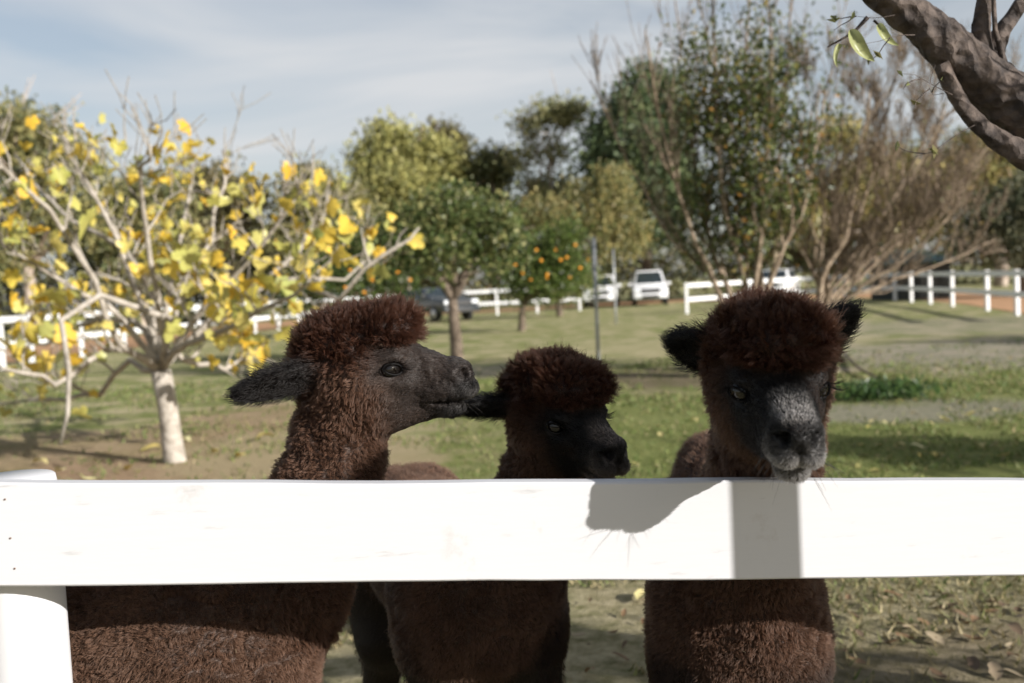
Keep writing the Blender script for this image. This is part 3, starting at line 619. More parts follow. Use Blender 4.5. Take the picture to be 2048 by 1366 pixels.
# ------------------------------------------------------------------ tree tools
def wobble(p0, p1, n, amp, rng, sag=0.0):
    p0 = Vector(p0); p1 = Vector(p1); d = p1 - p0; l = d.length; out = []
    o1 = d.orthogonal().normalized(); o2 = d.normalized().cross(o1); a, b = rng.uniform(0, 6.28), rng.uniform(0, 6.28)
    for i in range(n + 1):
        t = i / n; e = math.sin(math.pi * t)
        out.append(p0 + d * t + (o1 * math.sin(a + t * 5) + o2 * math.sin(b + t * 4)) * amp * l * e + Vector((0, 0, -sag * l * e)))
    return out
def grow(br, p, d, ln, r, depth, rng, nch=(3, 5), spread=.7, up=.25, ratio=.62, nseg=4, wig=.18, tmin=.3):
    d = Vector(d).normalized(); pts = [Vector(p)]; seg = ln / nseg
    for i in range(nseg):
        d = (d + Vector((rng.gauss(0, wig), rng.gauss(0, wig), rng.gauss(0, wig) + up * .25))).normalized(); pts.append(pts[-1] + d * seg)
    rr = [r * (1 - .65 * i / nseg) for i in range(nseg + 1)]; br.append((pts, rr, depth))
    if depth <= 0: return
    sprout(br, pts, rr, depth, rng, nch, spread, up, ratio, nseg, wig, ln, tmin)
def sprout(br, pts, rr, depth, rng, nch=(3, 5), spread=.7, up=.25, ratio=.62, nseg=4, wig=.18, ln=1., tmin=.3):
    for _ in range(rng.randint(*nch)):
        t = rng.uniform(tmin, 1) * (len(pts) - 1); i = min(int(t), len(pts) - 2); q = pts[i].lerp(pts[i + 1], t - i); d = (pts[i + 1] - pts[i]).normalized()
        v = Vector((rng.gauss(0, 1), rng.gauss(0, 1), rng.gauss(0, 1))); v = (v - d * v.dot(d)).normalized()
        nd = (d * (1 - spread * .5) + v * spread + Vector((0, 0, up))).normalized()
        grow(br, q, nd, ln * ratio * rng.uniform(.7, 1.15), max(rr[i] * .55, .002), depth - 1, rng, nch, spread, up, ratio, max(2, nseg - (depth < 2)), wig, tmin)
def branch_mesh(br, origin, rmin=0.0, fine=1):
    mb = MB(); o = Vector(origin)
    for pts, rr, dep in br:
        rm = max(rr); n = 14 * fine if rm > .08 else 9 * fine if rm > .03 else 6 if rm > .012 else 4 if rm > .006 else 3
        mb.tube([p - o for p in pts], [max(x, rmin) for x in rr], n, rm > .02)
    return mb
def leaf_arrays(c, size, pal, rng, aspect=.55, droop=0.0, fold=.18, pw=None):
    n = len(c); ax = rng.normal(size=(n, 3)); ax[:, 2] -= droop * 1.6; ax /= np.linalg.norm(ax, axis=1, keepdims=True)
    s = rng.normal(size=(n, 3)); s -= ax * (s * ax).sum(1, keepdims=True); s /= np.linalg.norm(s, axis=1, keepdims=True); nn = np.cross(ax, s)
    L_ = (size * rng.uniform(.65, 1.35, n))[:, None]; w = L_ * aspect * .5
    V = np.stack([c - ax * L_ * .5, c + s * w + nn * L_ * fold - ax * L_ * .06, c + ax * L_ * .5, c - s * w + nn * L_ * fold - ax * L_ * .06], 1).reshape(-1, 3)
    b = np.arange(n) * 4; F = np.concatenate([np.stack([b, b + 1, b + 2], 1), np.stack([b, b + 2, b + 3], 1)])
    pal = np.array(pal); col = pal[rng.choice(len(pal), n, p=pw)] * rng.uniform(.75, 1.25, (n, 1)) * 1.18; return V, F, np.repeat(col, 4, 0)
def blob_points(blobs, n, rng, clump, shell=.55):
    vol = np.array([r[0] * r[2] + r[0] * r[1] for c, r in blobs]); k = max(8, n // 22); pick = rng.choice(len(blobs), k, p=vol / vol.sum())
    C_ = np.array([np.array(blobs[i][0]) for i in pick]); Rr_ = np.array([np.array(blobs[i][1]) for i in pick])
    d = rng.normal(size=(k, 3)); d /= np.linalg.norm(d, axis=1, keepdims=True); rad = shell + (1 - shell) * rng.random(k); rad *= rng.uniform(.85, 1.12, k)
    cc = C_ + d * Rr_ * rad[:, None]; w = rng.choice(k, n); return cc[w] + rng.normal(size=(n, 3)) * clump * np.array((1, 1, .75))
def px_blobs(lst, Y, deep=1.0):
    out = []
    for px, py, rx, ry in lst:
        c = P(px, py, Y + random.uniform(-.5, .5) * rx * Y / FPX); a = .95 * rx * Y / FPX; b = .95 * ry * Y / FPX; out.append((c, (a, (a + b) / 2 * deep, b)))
    return out
def leafy_tree(name, label, cat, group, base, trunk, blobs, n, size, pal, bark, lmat, seed, aspect=.55, droop=0., clump=None, shell=.55, trunk_r=.15, pw=None):
    rng = np.random.default_rng(seed); rr = random.Random(seed); base = Vector(base); root = empty(name, base); tag(root, label, cat, group)
    br = []
    top = sum((Vector(c) for c, r in blobs), Vector()) / len(blobs); fork = trunk if trunk is not None else base.lerp(top, .45)
    fork = Vector(fork)
    if trunk is None: fork.x = base.x + (top.x - base.x) * .3; fork.y = base.y
    br.append((wobble(base - Vector((0, 0, .2)), fork, 6, .03, rr), [trunk_r * (1.15 - .4 * i / 6) for i in range(7)], 3))
    for c, r in blobs:
        c = Vector(c); w = wobble(fork, c, 6, .07, rr); br.append((w, [trunk_r * (.55 - .45 * i / 6) for i in range(7)], 2)); sprout(br, w, [trunk_r * .3] * 7, 1, rr, (3, 4), .8, .25, .45, 3, .2, (c - fork).length, .5)
    branch_mesh(br, base).build('trunk', bark, root, True)
    p = blob_points(blobs, n, rng, clump or size * 1.8, shell); V, F, c = leaf_arrays(p, size, pal, rng, aspect, droop, pw=pw)
    link('crown', npmesh('crown', V - np.array(base), F, False, c), lmat, root); return root

# ------------------------------------------------------------------ fig tree with big yellow leaves
rf = random.Random(21); FB = G(350, 922); FY = FB.y
fig = empty('fig_tree', FB); tag(fig, 'fig tree with smooth pale trunk, crooked grey branches and large yellow leaves', 'tree')
fk = P(322, 742, FY); br = []
br.append(([FB - Vector((0, 0, .1)), FB, FB.lerp(fk, .25), FB.lerp(fk, .6) + Vector((.01, 0, 0)), fk], [.105, .10, .092, .086, .088], 3))
limbs = [((285, 690), (215, 610), (120, 560), (20, 500), (-60, 430), -.3), ((300, 650), (255, 540), (205, 420), (150, 330), (125, 270), .3),
         ((318, 640), (300, 520), (285, 410), (282, 330), (300, 290), -.6), ((345, 660), (370, 560), (425, 480), (450, 370), (445, 300), .5),
         ((360, 680), (420, 600), (500, 520), (560, 440), (610, 370), -.4), ((370, 690), (450, 660), (520, 620), (590, 590), (640, 560), -.9),
         ((360, 700), (440, 620), (560, 560), (690, 560), (760, 500), .4), ((250, 700), (180, 720), (110, 770), (40, 745), (-40, 700), -.7),
         ((260, 720), (200, 790), (130, 800), (60, 800), (-30, 810), .7), ((290, 660), (230, 640), (160, 650), (90, 690), (10, 670), .6),
         ((330, 640), (345, 560), (365, 450), (380, 380), (385, 330), 1.0), ((345, 700), (400, 730), (450, 740), (500, 715), (530, 700), .5),
         ((310, 610), (250, 500), (140, 440), (60, 360), (30, 310), 1.0), ((370, 690), (470, 610), (600, 500), (650, 430), (660, 380), .9),
         ((240, 690), (190, 560), (100, 420), (0, 330), (-60, 260), -.9)]
tips = []
for i, l in enumerate(limbs):
    dy = l[5] * 1.9; pts = [fk] + [P(x, y, FY + dy * (j + 1) / 5) for j, (x, y) in enumerate(l[:5])]
    # resample with crookedness
    q = []
    for a, b in zip(pts[:-1], pts[1:]): q += [a, a.lerp(b, .5) + Vector((rf.gauss(0, .025), rf.gauss(0, .025), rf.gauss(0, .025)))]
    q.append(pts[-1]); m = len(q) - 1; rr = [.030 * (1 - .75 * k / m) + .003 for k in range(m + 1)]; br.append((q, rr, 2)); tips.append(q[-1])
    sub = []; sprout(sub, q, rr, 1, rf, (7, 9), .75, .34, .5, 4, .24, .95, .25)
    for b in sub: br.append(b); tips += [b[0][-1], b[0][-2]]
    sub2 = []
    for b in sub: sprout(sub2, b[0], [max(x, .008) for x in b[1]], 1, rf, (4, 5), .8, .45, .38, 3, .22, .8, .3)
    for b in sub2: br.append(b); tips += [b[0][-1], b[0][-1], b[0][-2]]
# long bough arching to the right, drooping shoot on the left, thin bare shoots at the top
lb = [P(620, 575, FY - .4), P(680, 600, FY - .5), P(730, 535, FY - .6), P(775, 505, FY - .6), P(820, 478, FY - .6), P(838, 455, FY - .6)]; br.append((lb, [.026, .024, .020, .017, .014, .008], 2))
br.append(([P(740, 528, FY - .6), P(728, 490, FY - .6), P(722, 455, FY - .6)], [.012, .010, .006], 1)); br.append(([P(790, 500, FY - .6), P(800, 470, FY - .6), P(815, 455, FY - .6)], [.010, .008, .005], 1))
ds = [P(345, 640, FY - 1.2), P(200, 590, FY - 1.6), P(122, 640, FY - 1.9), P(138, 740, FY - 1.9), P(135, 830, FY - 1.9), P(120, 890, FY - 1.9)]; br.append((ds, [.03, .025, .021, .019, .016, .010], 2))
for x0, y0, x1, y1 in ((455, 340, 450, 255), (300, 300, 262, 215), (610, 380, 560, 320), (620, 390, 626, 290), (150, 280, 150, 200), (640, 470, 660, 350), (250, 290, 250, 220)): br.append((wobble(P(x0, y0, FY), P(x1, y1, FY), 4, .03, rf), [.012, .010, .008, .006, .004], 0))
branch_mesh(br, FB, .0045).build('trunk', M_BARK_GREY, fig, True)
M_FIG = leafmat('fig_leaf', .42, .55, objrand=[(.66, .40, .05), (.70, .50, .08), (.68, .54, .12), (.62, .52, .15), (.50, .47, .14), (.40, .41, .12), (.68, .50, .10), (.64, .52, .18), (.70, .46, .06)])
def figleaf(seed):
    r = random.Random(seed); n = 30; V = [(0, 0, 0)]; cup = r.uniform(-.7, .9); curl = r.uniform(-1.3, .2)
    for i in range(n):
        a = -math.pi + 2 * math.pi * i / n; lob = abs(math.cos(2.5 * a)) ** .8; rad = (.36 + .15 * lob) * (1.12 if abs(a) < .5 else 1) * (.35 if abs(abs(a) - math.pi) < .12 else 1) * r.uniform(.9, 1.08)
        x, y = rad * math.cos(a) + .12, rad * math.sin(a); V.append((x, y, cup * y * y * 2 + curl * max(0, x) ** 2 * .7 + r.gauss(0, .02)))
    F = [(0, i + 1, (i + 1) % n + 1) for i in range(n)]
    mb = MB(); mb.V = [Vector(v) for v in V]; mb.F = [list(f) for f in F]; mb.tube([(-.42, 0, .02), (-.2, 0, .03), (0, 0, .005)], .012, 4, False)
    return mb.mesh('leaf', True)
LM = [figleaf(i) for i in range(6)]
for m in LM: m.materials.append(M_FIG)
rf.shuffle(tips); nl = 0
def add_leaf(p, size):
    o = bpy.data.objects.new('leaf', LM[rf.randrange(6)]); COL.objects.link(o); o.parent = fig
    o.rotation_euler = (rf.gauss(0, .7), rf.uniform(.1, 1.3), rf.uniform(0, 6.28)); sc = size; o.scale = (sc, sc, sc); o.location = p - FB
def in_crown(t):
    c_ = CM.inverted() @ t; x, y = 1024 + c_.x / -c_.z * FPX, 683 - c_.y / -c_.z * FPX
    return 245 + max(0, x - 330) * .35 < y < 760 and t.z > .55 and x < 790
tips = [t for t in tips if in_crown(t)]
for t in tips[:240]:
    j = Vector((rf.gauss(0, .09), rf.gauss(0, .09), rf.gauss(0, .07) - .04)); add_leaf(t + j, rf.uniform(.10, .19) * (.75 if t.z > 2.2 else 1))
for px, py, sz in ((30, 450, .26), (480, 590, .26), (375, 505, .26), (105, 585, .28), (340, 650, .22), (20, 700, .30), (155, 830, .16), (60, 370, .26), (180, 440, .28), (130, 660, .2), (560, 575, .25), (440, 560, .2), (70, 520, .22)): add_leaf(P(px, py, FY - rf.uniform(.2, 1.2)), sz)

rest = (tips[240:] + tips)[:360]; mv = []; mf = []; bb = 0
for t in rest:
    me_ = LM[rf.randrange(6)]; v = np.array([x.co for x in me_.vertices]) * rf.uniform(.07, .17); from_e = Matrix.Rotation(rf.uniform(0, 6.28), 3, 'Z') @ Matrix.Rotation(rf.uniform(.1, 1.4), 3, 'Y') @ Matrix.Rotation(rf.gauss(0, .7), 3, 'X')
    v = v @ np.array(from_e).T + np.array(t - FB) + np.array((rf.gauss(0, .12), rf.gauss(0, .12), rf.gauss(0, .12) - .05)); mv.append(v[:31]); mf.append(np.array([(0, i + 1, (i + 1) % 30 + 1) for i in range(30)]) + bb); bb += 31
palf = np.array([(.66, .42, .05), (.68, .50, .09), (.62, .52, .15), (.52, .48, .15), (.42, .42, .13), (.66, .48, .08)])
fo_ = link('small_leaves', npmesh('small_leaves', np.concatenate(mv), np.concatenate(mf), True, np.repeat(palf[np.random.default_rng(4).choice(6, len(rest))], 31, 0)), M_LEAF, fig); fo_['kind'] = 'stuff'

# ------------------------------------------------------------------ orchard trees
GREENS = [(.11, .14, .04), (.16, .185, .06), (.22, .235, .09), (.08, .105, .03), (.27, .26, .11)]
b0 = G(915, 716)
orchard = leafy_tree('orchard_tree', 'orchard tree with forked dark trunk and glossy green crown beside the alpaca in profile', 'tree', None, b0, P(905, 600, b0.y),
    px_blobs([(820, 450, 70, 50), (900, 420, 85, 55), (960, 445, 65, 60), (870, 500, 100, 50), (980, 500, 60, 55), (790, 500, 50, 50), (1010, 450, 40, 50)], b0.y), 7000, .11, [(.07, .10, .03), (.10, .13, .04), (.05, .075, .022), (.17, .19, .07), (.28, .27, .11)], M_BARK_BROWN, M_LEAF, 31, .6, .2, .20, .4, .13)
def oranges(root, pts, r):
    me = bpy.data.meshes.new('orange'); import bmesh
    bm = bmesh.new(); bmesh.ops.create_icosphere(bm, subdivisions=2, radius=r)
    for v in bm.verts: v.co.z *= .93
    bm.to_mesh(me); bm.free(); me.polygons.foreach_set('use_smooth', [True] * len(me.polygons)); me.materials.append(M_ORANGE)
    for p in pts:
        o = bpy.data.objects.new('orange', me); COL.objects.link(o); o.parent = root; o.location = p - root.location
M_ORANGE = plain('orange_peel', (.75, .30, .015), .45, bump=.1, nscale=120)
b1 = G(1042, 662)
ot = leafy_tree('orange_tree', 'round orange tree hung with fruit, standing beyond the forked orchard tree', 'tree', 'orange trees', b1, P(1045, 610, b1.y),
    px_blobs([(1050, 510, 60, 45), (1115, 505, 55, 50), (1145, 540, 35, 40), (1090, 560, 60, 40), (1030, 560, 40, 40), (1130, 470, 40, 35)], b1.y), 6500, .13, [(.06, .095, .02), (.09, .13, .03), (.045, .07, .016), (.14, .17, .05)], M_BARK_BROWN, M_LEAF, 32, .55, .2, .24, .45, .12)
oranges(ot, [P(x, y, b1.y - random.uniform(.9, 1.5)) for x, y in ((1082, 521), (1045, 546), (1061, 559), (1094, 556), (1094, 549), (1121, 520), (1133, 515), (1160, 536), (1110, 500), (1072, 500), (1140, 555), (1176, 520), (1030, 530), (1150, 490))], .052)
b2 = G(760, 668)
ot2 = leafy_tree('orange_tree', 'dark orange tree with fruit, half hidden behind the yellow fig branches', 'tree', 'orange trees', b2, P(755, 610, b2.y),
    px_blobs([(740, 530, 80, 50), (690, 560, 60, 50), (790, 560, 60, 45), (640, 540, 60, 60), (720, 470, 60, 40), (600, 590, 60, 40)], b2.y), 6500, .15, [(.05, .08, .018), (.075, .11, .028), (.035, .055, .014), (.11, .14, .045)], M_BARK_BROWN, M_LEAF, 33, .55, .2, .26, .45, .12)
oranges(ot2, [P(x, y, b2.y - random.uniform(1.2, 1.7)) for x, y in ((772, 527), (765, 538), (750, 505), (744, 560), (795, 545), (700, 540), (820, 560), (728, 585), (690, 575), (950, 560), (846, 552))][:9], .055)
b3 = G(1120, 632)
leafy_tree('orchard_tree', 'thin-stemmed orchard tree behind the orange tree, close to the drive', 'tree', None, b3, P(1115, 590, b3.y), px_blobs([(1110, 545, 45, 35), (1150, 560, 40, 35), (1090, 570, 35, 25)], b3.y), 2500, .2, GREENS, M_BARK_BROWN, M_LEAF, 34, .6, .2, .4, .4, .14)

# ------------------------------------------------------------------ multi-stemmed leafy tree and bare tree on the right
def stem_tree(name, label, base, stems, seed, bark, sub, leaf=None):
    rr = random.Random(seed); rng = np.random.default_rng(seed); root = empty(name, base); tag(root, label, 'tree'); br = []; pts_l = []
    for pix, r0, dy in stems:
        pts = [base + Vector((rr.uniform(-.1, .1), rr.uniform(-.1, .1), -.05))] + [P(x, y, base.y + dy * (j + 1) / len(pix)) for j, (x, y) in enumerate(pix)]; q = []
        for a, b in zip(pts[:-1], pts[1:]):
            for t in (0, .33, .66): q.append(a.lerp(b, t) + Vector((rr.gauss(0, .02), rr.gauss(0, .02), rr.gauss(0, .02))))
        q.append(pts[-1]); m = len(q) - 1; rad = [r0 * .62 * (1 - .9 * (k / m) ** .6) + .005 for k in range(m + 1)]; br.append((q, rad, 3))
        ss = []; sprout(ss, q, rad, sub[0], rr, sub[1], sub[2], sub[3], sub[4], 4, sub[5], sub[6], .2); br += ss
        for b in ss: pts_l += b[0][1:]
    branch_mesh(br, base, .0048).build('trunk', bark, root, True)
    if leaf:
        n, size, pal, keep, pw = leaf; P_ = np.array([p for p in pts_l if keep(p)]); c = P_[rng.choice(len(P_), n)] + rng.normal(size=(n, 3)) * .13
        V, F, col = leaf_arrays(c, size, pal, rng, .5, .5, pw=pw); link('crown', npmesh('crown', V - np.array(base), F, False, col), M_LEAF, root)
    return root
bA = G(1505, 752)
def keepA(p):
    # leafy core of the crown, bare shoots round it
    c = P(1505, 330, bA.y); return abs(p.x - c.x) < 1.05 and p.z > 1.35 and p.z < 4.9
stem_tree('pear_tree', 'vase-shaped tree of upright stems with green and golden leaves behind the forward-facing alpaca', bA,
    [([(1440, 580), (1370, 440), (1320, 250), (1290, 60)], .085, -.3), ([(1455, 570), (1400, 420), (1370, 200), (1350, 0)], .08, .5), ([(1490, 580), (1450, 420), (1430, 200), (1430, -60)], .10, -.6),
     ([(1520, 570), (1500, 400), (1495, 180), (1500, -80)], .11, .2), ([(1540, 570), (1560, 400), (1570, 180), (1590, -80)], .09, .8), ([(1530, 590), (1600, 440), (1640, 250), (1680, 40)], .08, -.4),
     ([(1430, 560), (1340, 480), (1260, 330), (1180, 160)], .06, .6), ([(1510, 560), (1530, 380), (1545, 220), (1540, 20)], .08, -.9)],
    41, M_BARK_TAN, (2, (9, 12), .42, .55, .6, .12, 1.7), (9800, .088, [(.065, .085, .025), (.042, .058, .018), (.11, .13, .04), (.26, .20, .05), (.20, .22, .09), (.30, .16, .04)], keepA, [.32, .27, .19, .06, .14, .02]))
bB = G(1625, 742)
stem_tree('bare_tree', 'leafless tree with spreading tan branches and dense fine twigs beside the leafy tree', bB,
    [([(1640, 560), (1690, 470), (1720, 330), (1740, 180)], .10, -.4), ([(1650, 580), (1710, 500), (1800, 380), (1870, 250)], .085, .3), ([(1680, 600), (1760, 555), (1830, 500), (1900, 430)], .075, -.7),
     ([(1650, 560), (1670, 440), (1680, 300), (1690, 140)], .075, .7), ([(1670, 590), (1760, 500), (1860, 430), (1960, 330)], .07, .9), ([(1640, 550), (1650, 420), (1620, 300), (1640, 170)], .06, -.2), ([(1690, 600), (1790, 560), (1900, 520), (1990, 480)], .05, .5), ([(1660, 570), (1720, 430), (1770, 260), (1800, 70)], .06, .4), ([(1665, 580), (1770, 450), (1860, 280), (1920, 130)], .06, -.5), ([(1680, 590), (1800, 480), (1930, 350), (2030, 220)], .06, .2)],
    42, M_BARK_TAN, (3, (7, 8), .5, .4, .60, .15, 1.4), (700, .06, [(.20, .15, .06), (.14, .15, .06), (.28, .2, .09)], lambda p: p.z > 1.2, None))

# ------------------------------------------------------------------ old tree whose bough hangs into the picture
TY = 2.35; oldb = Vector((2.75, 2.3, 0)); old = empty('old_tree', oldb); tag(old, 'old tree with thick rough-barked bough leaning in over the paddock fence', 'tree'); ro = random.Random(5); br = []
def thick(pix, rad, Y, dep=2, amp=.006, dy=0):
    pts = [P(x, y, Y + dy * i / max(1, len(pix) - 1)) for i, (x, y) in enumerate(pix)]; q = []; r = []
    for i in range(len(pts) - 1):
        for t in np.arange(0, 1, .05): q.append(pts[i].lerp(pts[i + 1], t)); r.append((rad[i] * (1 - t) + rad[i + 1] * t))
    q.append(pts[-1]); r.append(rad[-1]); br.append((q, r, dep)); return q
main = thick([(1700, -75), (1760, -20), (1850, 50), (1950, 140), (2048, 225), (2200, 345), (2420, 520)], [.036, .040, .048, .061, .070, .080, .095], TY)
br.append(([oldb - Vector((0, 0, .2)), oldb + Vector((-.02, 0, .5)), oldb + Vector((-.18, .02, 1.0)), main[-1]], [.19, .165, .14, .105], 3))
thick([(1882, 128), (1898, 165), (1925, 215), (1965, 258), (2010, 290), (2060, 318), (2140, 330)], [.017, .019, .020, .022, .026, .03, .035], TY - .03, amp=.003)
thick([(1958, 130), (1962, 60), (1968, 0), (1975, -80)], [.036, .022, .017, .015], TY, amp=.003); thick([(1975, 130), (2005, 60), (2040, 10), (2090, -60)], [.034, .02, .017, .016], TY + .02, amp=.003)
thick([(2035, 200), (2010, 130), (1990, 60), (1985, -40)], [.012, .008, .006, .005], TY - .03, amp=.004)
tw = thick([(1735, 35), (1712, 60), (1690, 75), (1655, 94)], [.006, .004, .003, .002], TY - .05, 0, .002); thick([(1748, 40), (1765, 55), (1775, 62)], [.004, .003, .002], TY - .05, 0, .001)
hang = []
for x, y, ln in ((1830, 70, .14), (1870, 130, .18), (1905, 190, .13), (1950, 250, .16), (1790, 30, .10)):
    q = P(x, y, TY - .06); sub = []; grow(sub, q, Vector((-.5, -.1, ro.uniform(-.7, .1))), ln, .0013, 1, ro, (1, 2), .7, -.15, .6, 4, .2); br += [(a_, [max(x_, .0006) for x_ in b_], c_) for a_, b_, c_ in sub]; hang += [b_[0][-1] for b_ in sub] + [b_[0][-2] for b_ in sub]
sup = thick([(2420, 520), (2700, 350), (2900, 0), (3000, -500)], [.10, .09, .08, .06], TY, amp=.02, dy=-.4)
SH2 = P(1130, 800, 1.96) - LDIR * 2.8; SH3 = P(1462, 745, 1.39) - LDIR * 2.5  # sunward spots for unseen leaf clusters added to shade two alpaca heads
limb2 = wobble(oldb + Vector((-.10, 0, .85)), SH2, 8, .04, ro); br.append((limb2, [.09 - .009 * i for i in range(9)], 2))
limb3 = wobble(oldb + Vector((-.1, 0, 1.0)), (3.9, 1.2, 3.0), 8, .05, ro); br.append((limb3, [.09 - .009 * i for i in range(9)], 2))
for q in (sup, limb3): sprout(br, q, [.03] * len(q), 2, ro, (5, 7), .7, .3, .5, 4, .18, 1.2, .3)
s2 = []; sprout(s2, limb2[5:], [.02] * 4, 1, ro, (6, 8), .8, .1, .4, 3, .2, .6, .5); br += s2
br.append((wobble(limb2[-2], SH3, 5, .05, ro), [.014, .012, .010, .008, .006, .004], 1))
omb = branch_mesh(br, oldb, 0, 3); om = omb.mesh('trunk', True); V = np.array([v.co for v in om.vertices], np.float32); Nn = np.array([v.normal for v in om.vertices], np.float32)
am_ = np.zeros(len(V)); q_ = V * np.array((26, 26, 26), np.float32)
V = V + Nn * ((vnoise(V * 9, 5) * .009 + np.abs(vnoise(V * np.array((34, 34, 18), np.float32), 6)) * -.009 + vnoise(V * 75, 7) * .0035) * np.clip((np.array(omb.R) - .008) / .04, 0, 1))[:, None]
om.vertices.foreach_set('co', V.ravel().astype(np.float32)); om.update(); link('trunk', om, M_BARK_OLD, old)
rng = np.random.default_rng(51)
bl = [(SH2, (.16, .16, .13)), (SH2 + Vector((.06, .07, -.08)), (.12, .12, .10))]; bl3 = [(SH3, (.055, .055, .075)), (SH3 + Vector((.03, .0, .06)), (.05, .05, .05))]
c1 = np.concatenate([blob_points(bl, 210, rng, .04, .1), blob_points(bl3, 90, rng, .012, .1)]); bl2 = [(Vector((3.6, 1.6, 3.3)), (.9, .8, .6)), (Vector((4.3, 1.0, 2.9)), (.8, .8, .6)), (Vector((3.2, 2.4, 3.6)), (.8, .8, .5)), (Vector((4.6, 2.2, 2.6)), (.8, .8, .5))]
hang = np.array(hang); hang = hang[rng.choice(len(hang), 16)]
c2 = blob_points(bl2, 300, rng, .12, .2); Vh, Fh, colh = leaf_arrays(hang, .028, [(.14, .15, .06), (.22, .2, .09)], rng, .45, .8); link('small_leaves', npmesh('small_leaves', Vh - np.array(oldb), Fh, False, colh), M_LEAF, old)
V, F, col = leaf_arrays(np.concatenate([c1, c2]), .085, [(.10, .12, .04), (.16, .17, .06), (.30, .22, .06)], rng, .6, .4)
link('crown', npmesh('crown', V - np.array(oldb), F, False, col), M_LEAF, old)
def _x(): pass
def bigleaf(pix0, pix1, wid, name='leaf'):
    a = P(*pix0, TY - .05); b = P(*pix1, TY - .09); d = b - a; l = d.length; d.normalize(); s = d.cross(Vector((0, -1, .2))).normalized(); nn = s.cross(d); V = []; F = []
    for i in range(9):
        t = i / 8; w = wid * math.sin(math.pi * min(1, t * .97 + .03)) ** .8; mid_ = a + d * l * t + nn * .012 * math.sin(t * 5) + s * (.018 * math.sin(t * math.pi))
        for k in (-1, -.5, 0, .5, 1): V.append(mid_ + s * w * k + nn * (abs(k) ** 1.5) * w * .75 - oldb)
    for i in range(8):
        for k in range(4): F.append((i * 5 + k, i * 5 + k + 1, i * 5 + 6 + k, i * 5 + 5 + k))
    n = len(V); me = npmesh(name, V, F, True, np.tile(np.array([[.34, .36, .16]]), (n, 1))); link(name, me, M_LEAF, old)
bigleaf((1700, 60), (1752, 117), .017); bigleaf((1756, 48), (1800, 84), .011); bigleaf((1690, 95), (1680, 128), .006)

# ------------------------------------------------------------------ unseen trees added on the right to shade the grass, and the belt of bushland behind
OL = [(.17, .165, .065), (.23, .21, .085), (.13, .13, .055), (.28, .25, .11)]; DK = [(.075, .09, .042), (.11, .125, .055), (.05, .062, .03), (.15, .16, .07)]; YL = [(.30, .26, .09), (.36, .29, .11), (.21, .20, .08), (.25, .18, .09)]
def far(name, label, blobs, Y, n, size, pal, bark, seed, bx, group='bushland trees beyond the drive', **kw):
    base = P(bx, 572, Y); base.z = 0
    return leafy_tree(name, label, 'tree', group, base, kw.pop('trunk', None), px_blobs(blobs, Y), int(n * 1.6), size, pal, bark, M_GUM, seed, kw.pop('aspect', .5), kw.pop('droop', .5), kw.pop('clump', size * 1.5), kw.pop('shell', .45), kw.pop('trunk_r', .35), **kw)
far('gum_tree', 'broad olive gum tree on the rise behind the fig tree', [(0, 255, 85, 60), (80, 262, 65, 45), (-90, 300, 110, 90), (60, 330, 100, 70), (150, 330, 60, 50), (20, 430, 110, 80), (150, 430, 80, 70), (-60, 520, 120, 60)], 58, 9000, .40, OL + DK[:1], M_BARK_GUM, 61, 60)
far('gum_tree', 'grey-green gum tree behind the fig, lower than the broad olive one', [(260, 400, 80, 50), (330, 400, 60, 45), (290, 460, 110, 70), (220, 470, 70, 70), (300, 540, 120, 50)], 62, 6500, .40, OL + DK[:2], M_BARK_GUM, 62, 280)
far('gum_tree', 'brownish gum tree showing between the bare fig shoots', [(430, 372, 65, 42), (480, 400, 50, 45), (410, 440, 90, 65), (480, 480, 80, 60), (440, 545, 120, 45)], 66, 6500, .42, [(.13, .11, .05), (.10, .10, .045), (.17, .14, .07)], M_BARK_GUM, 63, 440)
far('gum_tree', 'low round gum tree at the dip in the skyline', [(610, 362, 48, 34), (655, 395, 55, 45), (692, 405, 30, 45), (620, 440, 90, 60), (700, 450, 60, 60), (640, 520, 110, 50)], 64, 6500, .40, OL, M_BARK_GUM, 64, 640)
far('gum_tree', 'tall yellow-green gum tree with domed crown behind the orchard tree', [(772, 280, 45, 42), (825, 302, 58, 42), (868, 325, 58, 52), (745, 325, 30, 45), (800, 370, 85, 55), (724, 335, 16, 38), (790, 440, 80, 50)], 72, 8500, .40, [(.27, .26, .09), (.33, .31, .11), (.19, .195, .07)], M_BARK_GUM, 65, 815)
far('gum_tree', 'slim brown-topped gum tree standing against the domed gum', [(888, 282, 38, 30), (908, 318, 28, 45), (890, 385, 40, 60), (900, 460, 45, 50)], 76, 3800, .40, [(.13, .115, .05), (.18, .15, .065), (.09, .09, .04)], M_BARK_GUM, 66, 895)
far('gum_tree', 'dark flat-topped gum tree with pale stems between the two tall gums', [(982, 325, 48, 26), (968, 355, 42, 32), (1008, 350, 28, 30), (990, 430, 50, 45)], 74, 3600, .36, DK + OL[:1], M_BARK_GUM, 67, 985)
far('gum_tree', 'airy gum tree with open sparse crown and sky showing through', [(1100, 232, 58, 24), (1052, 258, 30, 26), (1142, 228, 32, 24), (1048, 318, 26, 34), (1112, 305, 24, 20), (1075, 378, 40, 30), (1130, 390, 40, 40), (1060, 440, 50, 50)], 70, 3600, .36, [(.21, .215, .095), (.15, .16, .075), (.28, .26, .13)], M_BARK_GUM, 68, 1095, trunk_r=.28)
